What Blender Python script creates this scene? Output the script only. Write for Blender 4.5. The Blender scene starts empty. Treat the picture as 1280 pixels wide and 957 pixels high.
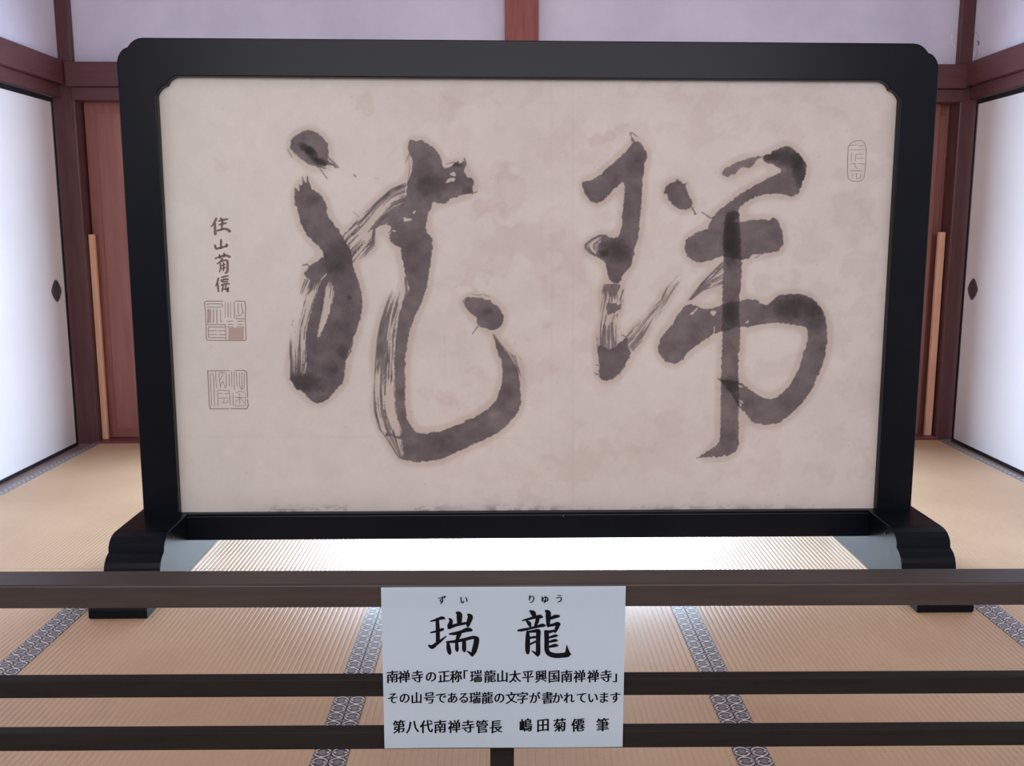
import bpy, bmesh, math, random
import numpy as np
from mathutils import Matrix, Vector

S = bpy.context.scene
COL = S.collection
random.seed(7)
RNG = np.random.default_rng(11)

# ------------------------------------------------------------------ camera
F_PX = 1189.07
CAM = np.array([-0.0731, 0.0, 1.177])
TH, YA, RO = 0.160726, 0.003416, 0.000492

def rays(u, v):
    u = np.asarray(u, float); v = np.asarray(v, float)
    X = (u - 640) / F_PX; Z = -(v - 478.5) / F_PX; Y = np.ones_like(X)
    c, s = math.cos(RO), math.sin(RO); x = c * X + s * Z; z0 = -s * X + c * Z
    c, s = math.cos(TH), math.sin(TH); y = c * Y + s * z0; z = -s * Y + c * z0
    c, s = math.cos(YA), math.sin(YA)
    return np.stack([c * x + s * y, -s * x + c * y, z], -1)

def project(P):
    d = np.asarray(P, float) - CAM
    c, s = math.cos(YA), math.sin(YA); x = c * d[..., 0] - s * d[..., 1]; y = s * d[..., 0] + c * d[..., 1]
    c, s = math.cos(TH), math.sin(TH); yc = c * y - s * d[..., 2]; zc = s * y + c * d[..., 2]
    c, s = math.cos(RO), math.sin(RO); X = c * x - s * zc; Z = s * x + c * zc
    return 640 + F_PX * X / yc, 478.5 - F_PX * Z / yc

cd = bpy.data.cameras.new('camera'); cam = bpy.data.objects.new('camera', cd); COL.objects.link(cam)
cd.sensor_width = 36; cd.lens = F_PX / 1280 * 36; cd.clip_start = .02
fw = rays(640, 478.5); rt = rays(641, 478.5) - fw; up = fw - rays(640, 479.5)
fw, rt, up = (Vector(a / np.linalg.norm(a)) for a in (fw, rt, up))
M = Matrix((rt, up, -fw)).transposed().to_4x4(); M.translation = Vector(CAM)
cam.matrix_world = M
S.camera = cam

# ------------------------------------------------------------------ light
S.view_settings.view_transform = 'Standard'; S.view_settings.look = 'None'
S.view_settings.exposure = 0.44; S.view_settings.gamma = 1
w = bpy.data.worlds.new('sky'); S.world = w; w.use_nodes = True
bg = w.node_tree.nodes['Background']
bg.inputs[0].default_value = (.86, .90, 1.0, 1); bg.inputs[1].default_value = 1.0

def area(name, loc, rot, sx, sy, power, color):
    l = bpy.data.lights.new(name, 'AREA'); l.shape = 'RECTANGLE'; l.size = sx; l.size_y = sy
    l.energy = power; l.color = color
    o = bpy.data.objects.new(name, l); COL.objects.link(o); o.location = loc; o.rotation_euler = rot
    return o
# daylight from the bright garden outside the open bay in the back wall
area('garden_daylight', (.05, 5.75, 1.0), (-math.pi / 2, 0, 0), 2.3, 1.75, 290, (.62, .80, 1.0))
# daylight from the open veranda behind the visitor
area('veranda_daylight', (0, -.95, 2.35), (math.radians(72), 0, 0), 4.4, 1.3, 78, (.95, .94, 1.0))

# ------------------------------------------------------------------ helpers
def srgb(r, g, b):
    f = lambda c: c / 12.92 if c <= .04045 else ((c + .055) / 1.055) ** 2.4
    return (f(r / 255), f(g / 255), f(b / 255), 1)

def tag(o, label=None, cat=None, group=None, kind=None):
    if label: o['label'] = label
    if cat: o['category'] = cat
    if group: o['group'] = group
    if kind: o['kind'] = kind
    return o

def link(name, me, mat=None, parent=None):
    o = bpy.data.objects.new(name, me); COL.objects.link(o)
    if mat: me.materials.append(mat)
    if parent: o.parent = parent
    return o

def empty(name, loc=(0, 0, 0), rot=(0, 0, 0)):
    o = bpy.data.objects.new(name, None); COL.objects.link(o); o.location = loc; o.rotation_euler = rot
    o.empty_display_size = .1
    return o

def finish(bm, name, mat, parent=None, smooth=False, bevel=0, seg=2):
    bmesh.ops.recalc_face_normals(bm, faces=bm.faces)
    me = bpy.data.meshes.new(name); bm.to_mesh(me); bm.free()
    if smooth:
        for p in me.polygons: p.use_smooth = True
    o = link(name, me, mat, parent)
    if bevel:
        b = o.modifiers.new('bevel', 'BEVEL'); b.width = bevel; b.segments = seg; b.limit_method = 'ANGLE'; b.angle_limit = math.radians(35)
        b.harden_normals = False
    return o

def bbox(bm, x0, x1, y0, y1, z0, z1, k=0.0):
    vs = [bm.verts.new((x, y + k * x, z)) for x in (x0, x1) for y in (y0, y1) for z in (z0, z1)]
    for f in ((0, 1, 3, 2), (4, 6, 7, 5), (0, 4, 5, 1), (2, 3, 7, 6), (0, 2, 6, 4), (1, 5, 7, 3)):
        bm.faces.new([vs[i] for i in f])

def box(name, x0, x1, y0, y1, z0, z1, mat, parent=None, k=0.0, bevel=.003, seg=2):
    bm = bmesh.new(); bbox(bm, x0, x1, y0, y1, z0, z1, k)
    return finish(bm, name, mat, parent, bevel=bevel, seg=seg)

def prism(name, pts, d0, d1, axis, mat, parent=None, bevel=0, shear=None, seg=2):
    """extrude the polygon pts between d0 and d1; axis 'x': pts are (y,z); axis 'y': pts are (x,z)"""
    bm = bmesh.new()
    def P(a, b, d):
        v = (d, a, b) if axis == 'x' else (a, d, b)
        return shear(v) if shear else v
    A = [bm.verts.new(P(a, b, d0)) for a, b in pts]; B = [bm.verts.new(P(a, b, d1)) for a, b in pts]
    bm.faces.new(A); bm.faces.new(B[::-1]); n = len(pts)
    for i in range(n):
        j = (i + 1) % n; bm.faces.new((A[i], A[j], B[j], B[i]))
    return finish(bm, name, mat, parent, bevel=bevel, seg=seg)

# ------------------------------------------------------------------ materials
def mat(name, base, rough=.6, spec=.5, coat=0, metal=0, coat_rough=.1):
    m = bpy.data.materials.new(name); m.use_nodes = True
    b = m.node_tree.nodes['Principled BSDF']
    b.inputs['Base Color'].default_value = base; b.inputs['Roughness'].default_value = rough
    b.inputs['Specular IOR Level'].default_value = spec; b.inputs['Metallic'].default_value = metal
    b.inputs['Coat Weight'].default_value = coat; b.inputs['Coat Roughness'].default_value = coat_rough
    return m

def N(m, t, **kw):
    n = m.node_tree.nodes.new(t)
    for k, v in kw.items(): setattr(n, k, v)
    return n

def L(m, a, b): m.node_tree.links.new(a, b)

def noise_col(m, c0, c1, scale, stretch=(1, 1, 1), detail=5, lo=.3, hi=.7, bump=0, rough=.5):
    tc = N(m, 'ShaderNodeTexCoord'); mp = N(m, 'ShaderNodeMapping'); mp.inputs['Scale'].default_value = stretch
    nz = N(m, 'ShaderNodeTexNoise'); nz.inputs['Scale'].default_value = scale; nz.inputs['Detail'].default_value = detail
    nz.inputs['Roughness'].default_value = rough
    cr = N(m, 'ShaderNodeValToRGB'); cr.color_ramp.elements[0].position = lo; cr.color_ramp.elements[1].position = hi
    cr.color_ramp.elements[0].color = c0; cr.color_ramp.elements[1].color = c1
    L(m, tc.outputs['Object'], mp.inputs[0]); L(m, mp.outputs[0], nz.inputs[0]); L(m, nz.outputs[0], cr.inputs[0])
    b = m.node_tree.nodes['Principled BSDF']; L(m, cr.outputs[0], b.inputs['Base Color'])
    if bump:
        bp = N(m, 'ShaderNodeBump'); bp.inputs['Strength'].default_value = bump; bp.inputs['Distance'].default_value = .002
        L(m, nz.outputs[0], bp.inputs['Height']); L(m, bp.outputs[0], b.inputs['Normal'])
    return m

def wood(name, c0, c1, rough=.45, axis='z', scale=9, coat=0, bump=.08, spec=.4):
    m = mat(name, c0, rough, spec, coat=coat)
    st = {'z': (6, 6, .45), 'x': (.45, 6, 6), 'y': (6, .45, 6)}[axis]
    return noise_col(m, c0, c1, scale, st, 6, .32, .68, bump, .6)

M_pillar = wood('dark_red_stained_timber', srgb(76, 44, 45), srgb(90, 55, 55), .42, 'z')
M_beam = wood('dark_red_stained_beam', srgb(80, 46, 49), srgb(93, 56, 57), .45, 'x')
M_beam_y = wood('dark_red_stained_side_beam', srgb(80, 46, 49), srgb(93, 56, 57), .45, 'y')
M_strut = wood('red_stained_strut', srgb(120, 58, 52), srgb(146, 78, 72), .5, 'z')
M_door = wood('red_brown_cedar', srgb(128, 76, 68), srgb(142, 88, 80), .42, 'z')
M_door_panel = wood('red_brown_cedar_panel', srgb(134, 84, 77), srgb(150, 98, 90), .45, 'z', 5)
M_batten = wood('pale_cedar', srgb(205, 150, 122), srgb(222, 172, 146), .5, 'z')
M_sill = wood('worn_sill_wood', srgb(112, 92, 90), srgb(140, 118, 112), .35, 'y')
M_sill_x = wood('worn_back_sill_wood', srgb(96, 44, 50), srgb(126, 66, 68), .4, 'x')
M_rail = wood('dark_brown_rail_wood', srgb(44, 37, 34), srgb(56, 47, 44), .42, 'x', 14)
M_slat = wood('black_brown_rail_wood', srgb(24, 21, 20), srgb(32, 28, 26), .6, 'x', 14, 0, .05, .15)
M_lacq = mat('black_lacquer', (.003, .0035, .005, 1), .3, .14)
noise_col(M_lacq, (.0022, .0034, .0062, 1), (.0040, .0054, .0088, 1), 3.2, (1, 1, 1), 6, .35, .75)
M_frame = mat('fusuma_black_lacquer', (.006, .006, .008, 1), .3)
M_metal = mat('dark_patinated_metal', srgb(74, 66, 74), .5, metal=.2)
M_brass = mat('dull_brass', srgb(120, 100, 70), .4, metal=.8)
M_fusuma = mat('white_fusuma_paper', srgb(232, 228, 230), .8)
noise_col(M_fusuma, srgb(208, 203, 208), srgb(215, 210, 214), 2.2, (1, 1, 1), 4, .3, .7)
M_plaster = mat('white_lavender_plaster', srgb(205, 200, 216), .9)
noise_col(M_plaster, srgb(196, 190, 208), srgb(212, 207, 222), 2.6, (1, 1, 1), 8, .3, .7, .35, .6)
M_ceil = mat('cedar_ceiling', srgb(150, 120, 98), .6)
noise_col(M_ceil, srgb(138, 108, 86), srgb(164, 132, 108), 3, (8, .5, 1))
M_sub = mat('subfloor_planks', srgb(120, 92, 70), .7)
M_back = mat('panel_back_paper', srgb(90, 84, 80), .8)
M_card = mat('clear_hook', srgb(205, 214, 222), .2)

def tatami_mat_material():
    m = mat('woven_rush', srgb(190, 152, 120), .47, .8)
    tc = N(m, 'ShaderNodeTexCoord')
    def nz(scale, stretch, detail=4):
        mp = N(m, 'ShaderNodeMapping'); mp.inputs['Scale'].default_value = stretch; L(m, tc.outputs['Object'], mp.inputs[0])
        n = N(m, 'ShaderNodeTexNoise'); n.inputs['Scale'].default_value = scale; n.inputs['Detail'].default_value = detail
        L(m, mp.outputs[0], n.inputs[0]); return n.outputs[0]
    big = nz(1.4, (1, 1, 1)); rush = nz(60, (.5, 7, 1), 3)
    add = N(m, 'ShaderNodeMath', operation='ADD'); mul = N(m, 'ShaderNodeMath', operation='MULTIPLY'); mul.inputs[1].default_value = .5
    L(m, big, add.inputs[0]); L(m, rush, mul.inputs[0]); L(m, mul.outputs[0], add.inputs[1])
    cr = N(m, 'ShaderNodeValToRGB'); e = cr.color_ramp.elements
    e[0].position = .5; e[0].color = srgb(177, 143, 111); e[1].position = 1.0; e[1].color = srgb(203, 171, 139)
    L(m, add.outputs[0], cr.inputs[0])
    b = m.node_tree.nodes['Principled BSDF']; L(m, cr.outputs[0], b.inputs['Base Color'])
    bp = N(m, 'ShaderNodeBump'); bp.inputs['Strength'].default_value = .12; bp.inputs['Distance'].default_value = .0008
    L(m, rush, bp.inputs['Height']); L(m, bp.outputs[0], b.inputs['Normal'])
    return m
M_tatami = tatami_mat_material()

def heri_material():
    """edging brocade: a chain of pale rings with dark hearts, one motif every 4 cm"""
    m = mat('patterned_edge_brocade', srgb(80, 78, 88), .42, .5)
    uv = N(m, 'ShaderNodeUVMap'); sep = N(m, 'ShaderNodeSeparateXYZ'); L(m, uv.outputs[0], sep.inputs[0])
    def mth(op, a, b=None, c=None):
        n = N(m, 'ShaderNodeMath', operation=op)
        for i, q in enumerate((a, b, c)):
            if q is None: continue
            if isinstance(q, (int, float)): n.inputs[i].default_value = q
            else: L(m, q, n.inputs[i])
        return n.outputs[0]
    x = mth('MULTIPLY_ADD', sep.outputs[0], 2.0, -1.0)
    fy = mth('FRACT', sep.outputs[1]); y = mth('MULTIPLY_ADD', fy, 2.0, -1.0)
    ax = mth('ABSOLUTE', x); ay = mth('ABSOLUTE', y)
    def dist(cx, cy, sx=1., sy=1.):
        dx = mth('MULTIPLY', mth('SUBTRACT', ax, cx), sx); dy = mth('MULTIPLY', mth('SUBTRACT', ay, cy), sy)
        return mth('SQRT', mth('ADD', mth('MULTIPLY', dx, dx), mth('MULTIPLY', dy, dy)))
    def inside(d, r, soft=.06):
        n = N(m, 'ShaderNodeMapRange', interpolation_type='SMOOTHSTEP')
        L(m, d, n.inputs[0]); n.inputs[1].default_value = r - soft; n.inputs[2].default_value = r + soft
        n.inputs[3].default_value = 1; n.inputs[4].default_value = 0
        return n.outputs[0]
    def band(d, r, wd): return inside(mth('ABSOLUTE', mth('SUBTRACT', d, r)), wd, .05)
    col = None
    def over(prev, c, fac):
        n = N(m, 'ShaderNodeMix', data_type='RGBA')
        L(m, fac, n.inputs[0])
        if isinstance(prev, tuple): n.inputs[6].default_value = prev
        else: L(m, prev, n.inputs[6])
        n.inputs[7].default_value = c
        return n.outputs[2]
    LT = srgb(212, 206, 204); DK = srgb(30, 26, 36); MD = srgb(118, 110, 120)
    d0 = dist(0, 0)
    col = over(MD, DK, band(d0, .98, .16))
    col = over(col, LT, band(d0, .82, .12))
    col = over(col, DK, band(d0, .64, .13))
    col = over(col, MD, inside(d0, .5))
    col = over(col, DK, inside(dist(.62, 0), .3))
    col = over(col, LT, inside(dist(.6, 0), .16))
    col = over(col, LT, inside(dist(0, 1.0), .2))
    col = over(col, MD, inside(dist(0, 0, 1.3, 1), .38))
    col = over(col, srgb(150, 144, 152), inside(dist(1, 1), .22))
    b = m.node_tree.nodes['Principled BSDF']; L(m, col, b.inputs['Base Color'])
    return m
M_heri = heri_material()

def attr_mat(name, rough, bump=.0):
    m = mat(name, (.5, .5, .5, 1), rough, .3)
    a = N(m, 'ShaderNodeVertexColor'); a.layer_name = 'Col'
    b = m.node_tree.nodes['Principled BSDF']; L(m, a.outputs[0], b.inputs['Base Color'])
    return m
M_paper = attr_mat('aged_paper_pigment', .8)

def sign_mat():
    m = mat('laminated_white_paper', srgb(188, 206, 216), .38, .5)
    nt = m.node_tree; b = nt.nodes['Principled BSDF']; out = nt.nodes['Material Output']
    tr = N(m, 'ShaderNodeBsdfTranslucent'); tr.inputs[0].default_value = srgb(225, 215, 222)
    mx = N(m, 'ShaderNodeMixShader'); mx.inputs[0].default_value = .4
    L(m, b.outputs[0], mx.inputs[1]); L(m, tr.outputs[0], mx.inputs[2]); L(m, mx.outputs[0], out.inputs[0])
    return m
M_sign = sign_mat()
M_inkprint = mat('black_print', (.004, .004, .006, 1), .6, .08)
M_brownink = mat('faded_brown_ink', srgb(112, 92, 86), .7)
M_seal = mat('faded_seal_ink', srgb(152, 136, 128), .75)
M_seal_fill = mat('faded_red_seal_ink', srgb(170, 148, 138), .75)

# ------------------------------------------------------------------ the room
KB = .017      # the back wall runs slightly away to the right
XL, XR = -2.46, 2.425
YB = 5.235
fl = box('floor', -2.7, 2.7, -.75, 5.6, -.12, -.062, M_sub, bevel=0)
tag(fl, 'wooden subfloor carrying the straw-coloured tatami mats', 'floor', kind='structure')

HW = .9546
def tatami(ci, y0, y1):
    cx = ci * .955; x0 = cx - HW / 2; x1 = cx + HW / 2
    bm = bmesh.new()
    zt = -.0004; zb = -.055; e = .0385
    xs, zs = [], []
    nr = 56; a0, a1 = x0 + e, x1 - e; p = (a1 - a0) / nr
    for r in range(nr):
        for t, h in ((0, -.0014), (.09, -.0004), (.30, -.00005), (.66, 0), (.91, -.0003)):
            xs.append(a0 + (r + t) * p); zs.append(zt + h)
    xs.append(a1); zs.append(zt - .0014)
    xs = [x0, x0 + .004] + xs + [x1 - .004, x1]; zs = [-.004, -.0012] + zs + [-.0012, -.004]
    A = [bm.verts.new((x, y0 + .001, z)) for x, z in zip(xs, zs)]
    B = [bm.verts.new((x, y1 - .001, z)) for x, z in zip(xs, zs)]
    for i in range(len(xs) - 1): bm.faces.new((A[i], A[i + 1], B[i + 1], B[i])).smooth = True
    c = [bm.verts.new((x, y, zb)) for x, y in ((x0, y0 + .001), (x1, y0 + .001), (x1, y1 - .001), (x0, y1 - .001))]
    bm.faces.new(c[::-1])
    A2, B2 = [[bm.verts.new(v.co) for v in R_] for R_ in (A, B)]     # the cut ends keep their own corners so the ribs shade straight
    c2 = [bm.verts.new(v.co) for v in c]
    bm.faces.new([c2[0], c2[1]] + A2[::-1]); bm.faces.new([c2[3]] + B2 + [c2[2]])
    bm.faces.new((c2[0], A2[0], B2[0], c2[3])); bm.faces.new((c2[1], c2[2], B2[-1], A2[-1]))
    me = bpy.data.meshes.new('tatami_mat'); bm.to_mesh(me); bm.free()
    o = link('tatami_mat', me, M_tatami, fl)
    for s in (0, 1):
        q0, q1 = (x0, x0 + .0405) if s == 0 else (x1 - .0405, x1)
        bm = bmesh.new(); uvl = bm.loops.layers.uv.new('UVMap')
        prof = [(q0, -.006), (q0 + .0006, .0008), (q1 - .0006, .0008), (q1, -.0012)] if s == 0 else [(q0, -.0012), (q0 + .0006, .0008), (q1 - .0006, .0008), (q1, -.006)]
        r0 = [bm.verts.new((x, y0 + .001, z)) for x, z in prof]; r1 = [bm.verts.new((x, y1 - .001, z)) for x, z in prof]
        for i in range(3):
            f = bm.faces.new((r0[i], r0[i + 1], r1[i + 1], r1[i]))
            for lp in f.loops: lp[uvl].uv = ((lp.vert.co.x - q0) / .0405, lp.vert.co.y / .0405)
        me = bpy.data.meshes.new('edge_cloth'); bm.to_mesh(me); bm.free()
        link('edge_cloth', me, M_heri, o)
for (y0, y1) in ((-.62, 1.29), (1.29, 3.20), (3.20, 5.24)):
    for ci in range(-2, 3): tatami(ci, y0, y1)

# upper plaster walls, backing walls behind the sliding doors
def structure(o, label, cat): return tag(o, label, cat, kind='structure')
structure(box('wall_left', -2.62, -2.425, -.7, 5.18, 1.99, 3.05, M_plaster, bevel=0), 'white plaster upper wall above the left white sliding doors', 'wall')
structure(box('wall_right', 2.39, 2.6, -.7, 5.25, 1.99, 3.05, M_plaster, bevel=0), 'white plaster upper wall above the right white sliding doors', 'wall')
wb = structure(box('wall_back', -2.42, 2.38, YB + .03, YB + .12, 1.99, 3.05, M_plaster, k=KB, bevel=0), 'pale lavender plaster upper wall behind the black-framed screen', 'wall')
structure(box('ceiling', -2.7, 2.7, -.75, 5.6, 3.04, 3.10, M_ceil, bevel=0), 'board ceiling above the room', 'ceiling')

t = 0
def trim(label, cat, *a, **kw):
    global t
    t += 1
    return structure(box('trim_%d' % t, *a, **kw), label, cat)
# pillars
trim('dark red timber pillar in the left back corner', 'pillar', -2.485, -2.36, YB, YB + .13, -.06, 1.95, M_pillar, k=KB, bevel=.006)
trim('dark red timber pillar in the right back corner', 'pillar', 2.353, 2.47, YB, YB + .13, -.06, 1.95, M_pillar, k=KB, bevel=.006)
trim('upper length of the left corner pillar above the lintel', 'pillar', -2.44, -2.357, YB - .01, YB + .13, 1.96, 3.04, M_pillar, k=KB, bevel=.003)
trim('upper length of the right corner pillar above the lintel', 'pillar', 2.325, 2.40, YB - .01, YB + .13, 1.96, 3.04, M_pillar, k=KB, bevel=.003)
trim('red timber strut rising behind the middle of the black screen', 'strut', -.092, .085, YB - .012, YB + .10, 2.03, 3.04, M_strut, k=KB, bevel=.003)
# back lintel: head rail and ledge moulding
trim('dark red picture ledge across the back wall', 'ledge', -2.39, 2.37, YB - .035, YB + .06, 1.913, 2.037, M_beam, k=KB, bevel=.005)
trim('grooved dark red lintel over the back doors', 'lintel', -2.37, 2.36, YB - .012, YB + .12, 1.846, 1.911, M_beam, k=KB, bevel=.003)
trim('low dark red threshold under the back doors', 'threshold', -2.37, 2.36, YB - .02, YB + .16, -.06, .010, M_sill_x, k=KB, bevel=.003)
# side lintels
trim('dark red picture ledge along the left wall', 'ledge', -2.56, -2.395, -.7, 5.20, 1.925, 2.045, M_beam_y, bevel=.005)
trim('grooved dark red lintel over the left white doors', 'lintel', -2.54, -2.43, -.7, 5.20, 1.86, 1.924, M_beam_y, bevel=.003)
trim('dark red picture ledge along the right wall', 'ledge', 2.36, 2.53, -.7, 5.265, 1.925, 2.045, M_beam_y, bevel=.005)
trim('grooved dark red lintel over the right white doors', 'lintel', 2.40, 2.51, -.7, 5.265, 1.86, 1.924, M_beam_y, bevel=.003)
trim('worn wooden sill under the left white doors', 'sill', -2.56, -2.392, -.7, 5.21, -.06, -.006, M_sill, bevel=.002)
trim('worn wooden sill under the right white doors', 'sill', 2.392, 2.53, -.7, 5.28, -.06, -.006, M_sill, bevel=.002)
# front pillars of the room (beside the visitor)
trim('dark red pillar at the near left end of the room', 'pillar', -2.56, -2.40, -.78, -.66, -.06, 3.04, M_pillar, bevel=.006)
trim('dark red pillar at the near right end of the room', 'pillar', 2.38, 2.53, -.78, -.66, -.06, 3.04, M_pillar, bevel=.006)

# white sliding doors (fusuma)
dn = 0
def fusuma(side, ya, yb, pull_y, depth, label):
    """panel from ya to yb on the left (-1) or right (+1) wall"""
    global dn
    dn += 1
    X = XL if side < 0 else XR
    xf = X - side * (-depth)                       # face plane towards the room
    s = side
    root = empty('door_%d' % dn, (xf, (ya + yb) / 2, 0)); structure(root, label, 'door')
    def bx(nm, d0, d1, y0, y1, z0, z1, m, b=.002):
        lo, hi = sorted((s * d0, s * d1)); yc = (ya + yb) / 2
        return box(nm, lo, hi, y0 - yc, y1 - yc, z0, z1, m, root, bevel=b)
    fwid = .021
    bx('paper_panel', .004, .018, ya + .01, yb - .01, .006, 1.85, M_fusuma, 0)
    bx('frame_stile', 0, .022, ya, ya + fwid, -.008, 1.856, M_frame)
    bx('frame_stile', 0, .022, yb - fwid, yb, -.008, 1.856, M_frame)
    bx('frame_rail', -.0005, .022, ya + fwid, yb - fwid, -.008, .012, M_frame)
    bx('frame_rail', -.0005, .022, ya + fwid, yb - fwid, 1.830, 1.856, M_frame)
    # lozenge finger pull
    def loz(nm, hw, hh, d, m, par):
        pts = []
        for k in range(40):
            a = 2 * math.pi * k / 40; cx, sy = math.cos(a), math.sin(a)
            pts.append((hw * math.copysign(abs(cx) ** 1.5, cx), hh * math.copysign(abs(sy) ** 1.5, sy)))
        bm = bmesh.new(); rings = []
        for f, dd in ((1, .0035), (1, 0 - d), (.84, -.0015 - d), (.78, .002), (.5, .0025)):
            rings.append([bm.verts.new((s * dd, pull_y - (ya + yb) / 2 + a * f, .854 + b * f)) for a, b in pts])
        for A, B in zip(rings, rings[1:]):
            for i in range(40): bm.faces.new((A[i], A[(i + 1) % 40], B[(i + 1) % 40], B[i]))
        bm.faces.new(rings[-1])
        return finish(bm, nm, m, par)
    loz('finger_pull', .052, .058, .002, M_metal, root)
    return root
fusuma(-1, 3.93, 5.165, 5.045, .0, 'white sliding door nearest the back corner on the left wall')
fusuma(-1, 2.70, 3.96, 2.80, .024, 'second white sliding door from the back on the left wall')
fusuma(-1, 1.45, 2.73, 2.6, .0, 'third white sliding door from the back on the left wall')
fusuma(-1, -.66, 1.48, -.5, .024, 'white sliding door beside the visitor on the left wall')
fusuma(1, 3.93, 5.245, 5.13, .0, 'white sliding door nearest the back corner on the right wall')
fusuma(1, 2.70, 3.96, 2.80, .024, 'second white sliding door from the back on the right wall')
fusuma(1, 1.45, 2.73, 2.6, .0, 'third white sliding door from the back on the right wall')
fusuma(1, -.66, 1.48, -.5, .024, 'white sliding door beside the visitor on the right wall')

# brown cedar doors in the back wall; the middle of the bay stands open behind the screen
def cedar(x0, x1, yo, label):
    global dn
    dn += 1
    xc = (x0 + x1) / 2
    root = empty('door_%d' % dn, (xc, YB + yo + KB * xc, 0)); root.rotation_euler[2] = math.atan(KB); structure(root, label, 'door')
    h = (x1 - x0) / 2; st = .058
    box('stile', -h, -h + st, 0, .034, .012, 1.848, M_door, root, bevel=.002)
    box('stile', h - st, h, 0, .034, .012, 1.848, M_door, root, bevel=.002)
    box('rail', -h + st, h - st, 0, .034, .012, .062, M_door, root, bevel=.002)
    box('rail', -h + st, h - st, 0, .034, 1.792, 1.848, M_door, root, bevel=.002)
    box('panel', -h + st - .004, h - st + .004, .007, .022, .058, 1.796, M_door_panel, root, bevel=.001)
cedar(-2.352, -1.19, .086, 'red-brown cedar door on the left behind the black screen')
cedar(-2.40, -1.13, .124, 'second cedar door slid behind the left one')
cedar(1.13, 2.287, .086, 'red-brown cedar door on the right behind the black screen')
cedar(1.10, 2.40, .124, 'second cedar door slid behind the right one')

b = box('batten', -.0155, .0155, -.012, .012, 0, 1.137, M_batten, bevel=.002); b.location = (-2.341, YB + .052 + KB * -2.341, .0105)
tag(b, 'pale cedar stick standing in the door track beside the left corner pillar', 'batten')
b = box('batten', -.0185, .0185, -.012, .012, 0, 1.147, M_batten, bevel=.002); b.location = (2.325, YB + .052 + KB * 2.325, .0105)
tag(b, 'pale cedar stick standing in the door track beside the right corner pillar', 'batten')

# ------------------------------------------------------------------ value noise
def vnoise(x, y, seed=0):
    xi = np.floor(x).astype(np.int64); yi = np.floor(y).astype(np.int64); fx = x - xi; fy = y - yi
    fx = fx * fx * (3 - 2 * fx); fy = fy * fy * (3 - 2 * fy)
    def h(a, b_):
        n = (a * 374761393 + b_ * 668265263 + seed * 974634777) & 0xffffffff
        n = ((n ^ (n >> 13)) * 1274126177) & 0xffffffff
        return ((n ^ (n >> 16)) & 0xffff) / 65535.0
    return (h(xi, yi) * (1 - fx) + h(xi + 1, yi) * fx) * (1 - fy) + (h(xi, yi + 1) * (1 - fx) + h(xi + 1, yi + 1) * fx) * fy

def fbm(x, y, oct=4, seed=0):
    s = 0; a = .5; tot = 0
    for i in range(oct):
        s = s + a * vnoise(x, y, seed + i * 17); tot += a; x = x * 2.03; y = y * 2.03; a *= .5
    return s / tot

def sstep(x, a, b_):
    q = np.clip((x - a) / (b_ - a), 0, 1); return q * q * (3 - 2 * q)

# ------------------------------------------------------------------ the calligraphy screen
AB = .0142; LEAN = .012
scr = empty('calligraphy_screen', (0, 3.19, 0), (0, 0, AB))
tag(scr, 'large black lacquered standing screen with two brushed characters on aged paper', 'screen')
def lean(v): return (v[0], v[1] + LEAN * (v[2] - .2), v[2] - .0024 * v[0] * v[2])
_ex = np.array([math.cos(AB), math.sin(AB), 0]); _ey = np.array([-math.sin(AB), math.cos(AB), 0])
PD = .030       # the paper lies this far behind the frame's face
def board_to_pic(x, z, d=PD):
    """where a point of the paper is seen from the visitor's place (used to lay the brushwork out)"""
    y = d + LEAN * (z - .2)
    P = np.stack([x * _ex[0] + y * _ey[0], 3.19 + x * _ex[1] + y * _ey[1], z + 0 * x], -1)
    return project(P)
def pic_to_board(u, v, d=PD):
    r = rays(u, v); O = np.array([0, 3.19, 0]); c0 = ((CAM - O) @ _ex, (CAM - O) @ _ey, CAM[2])
    rx, ry, rz = r @ _ex, r @ _ey, r[..., 2]
    q = (d - LEAN * .2 + LEAN * c0[2] - c0[1]) / (ry - LEAN * rz)
    return c0[0] + q * rx, c0[2] + q * rz

def arc(cx, cz, r, a0, a1, n=8, rz=None):
    rz = rz or r
    return [(cx + r * math.cos(math.radians(a0 + (a1 - a0) * i / n)), cz + rz * math.sin(math.radians(a0 + (a1 - a0) * i / n))) for i in range(n + 1)]
OW, TZ, IW, IZ = 1.3335, 1.777, 1.213, 1.6595
# outer corner: two lobes meeting in a small cusp
oc = [(OW, .19), (OW, 1.690), (1.3325, 1.706), (1.328, 1.720), (1.320, 1.733), (1.3105, 1.7420), (1.3010, 1.7465), (1.2980, 1.7460), (1.2940, 1.7515), (1.285, 1.7615), (1.274, 1.7695), (1.262, 1.7750), (1.2473, TZ)]
ocl = [(-x, z) for x, z in oc][::-1]
ic = [(IW, .19), (IW, 1.598)] + [(1.2095, 1.607), (1.202, 1.617), (1.1925, 1.6255), (1.183, 1.6295), (1.178, 1.6305), (1.1755, 1.6375), (1.170, 1.6455), (1.162, 1.652), (1.152, 1.6575), (1.142, IZ)]
icl = [(-x, z) for x, z in ic][::-1]
outline = oc + ocl + [(-x, z) for x, z in ic] + ic[::-1]
prism('frame', outline, 0, .052, 'y', M_lacq, scr, bevel=.0045, shear=lean, seg=3)
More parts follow.
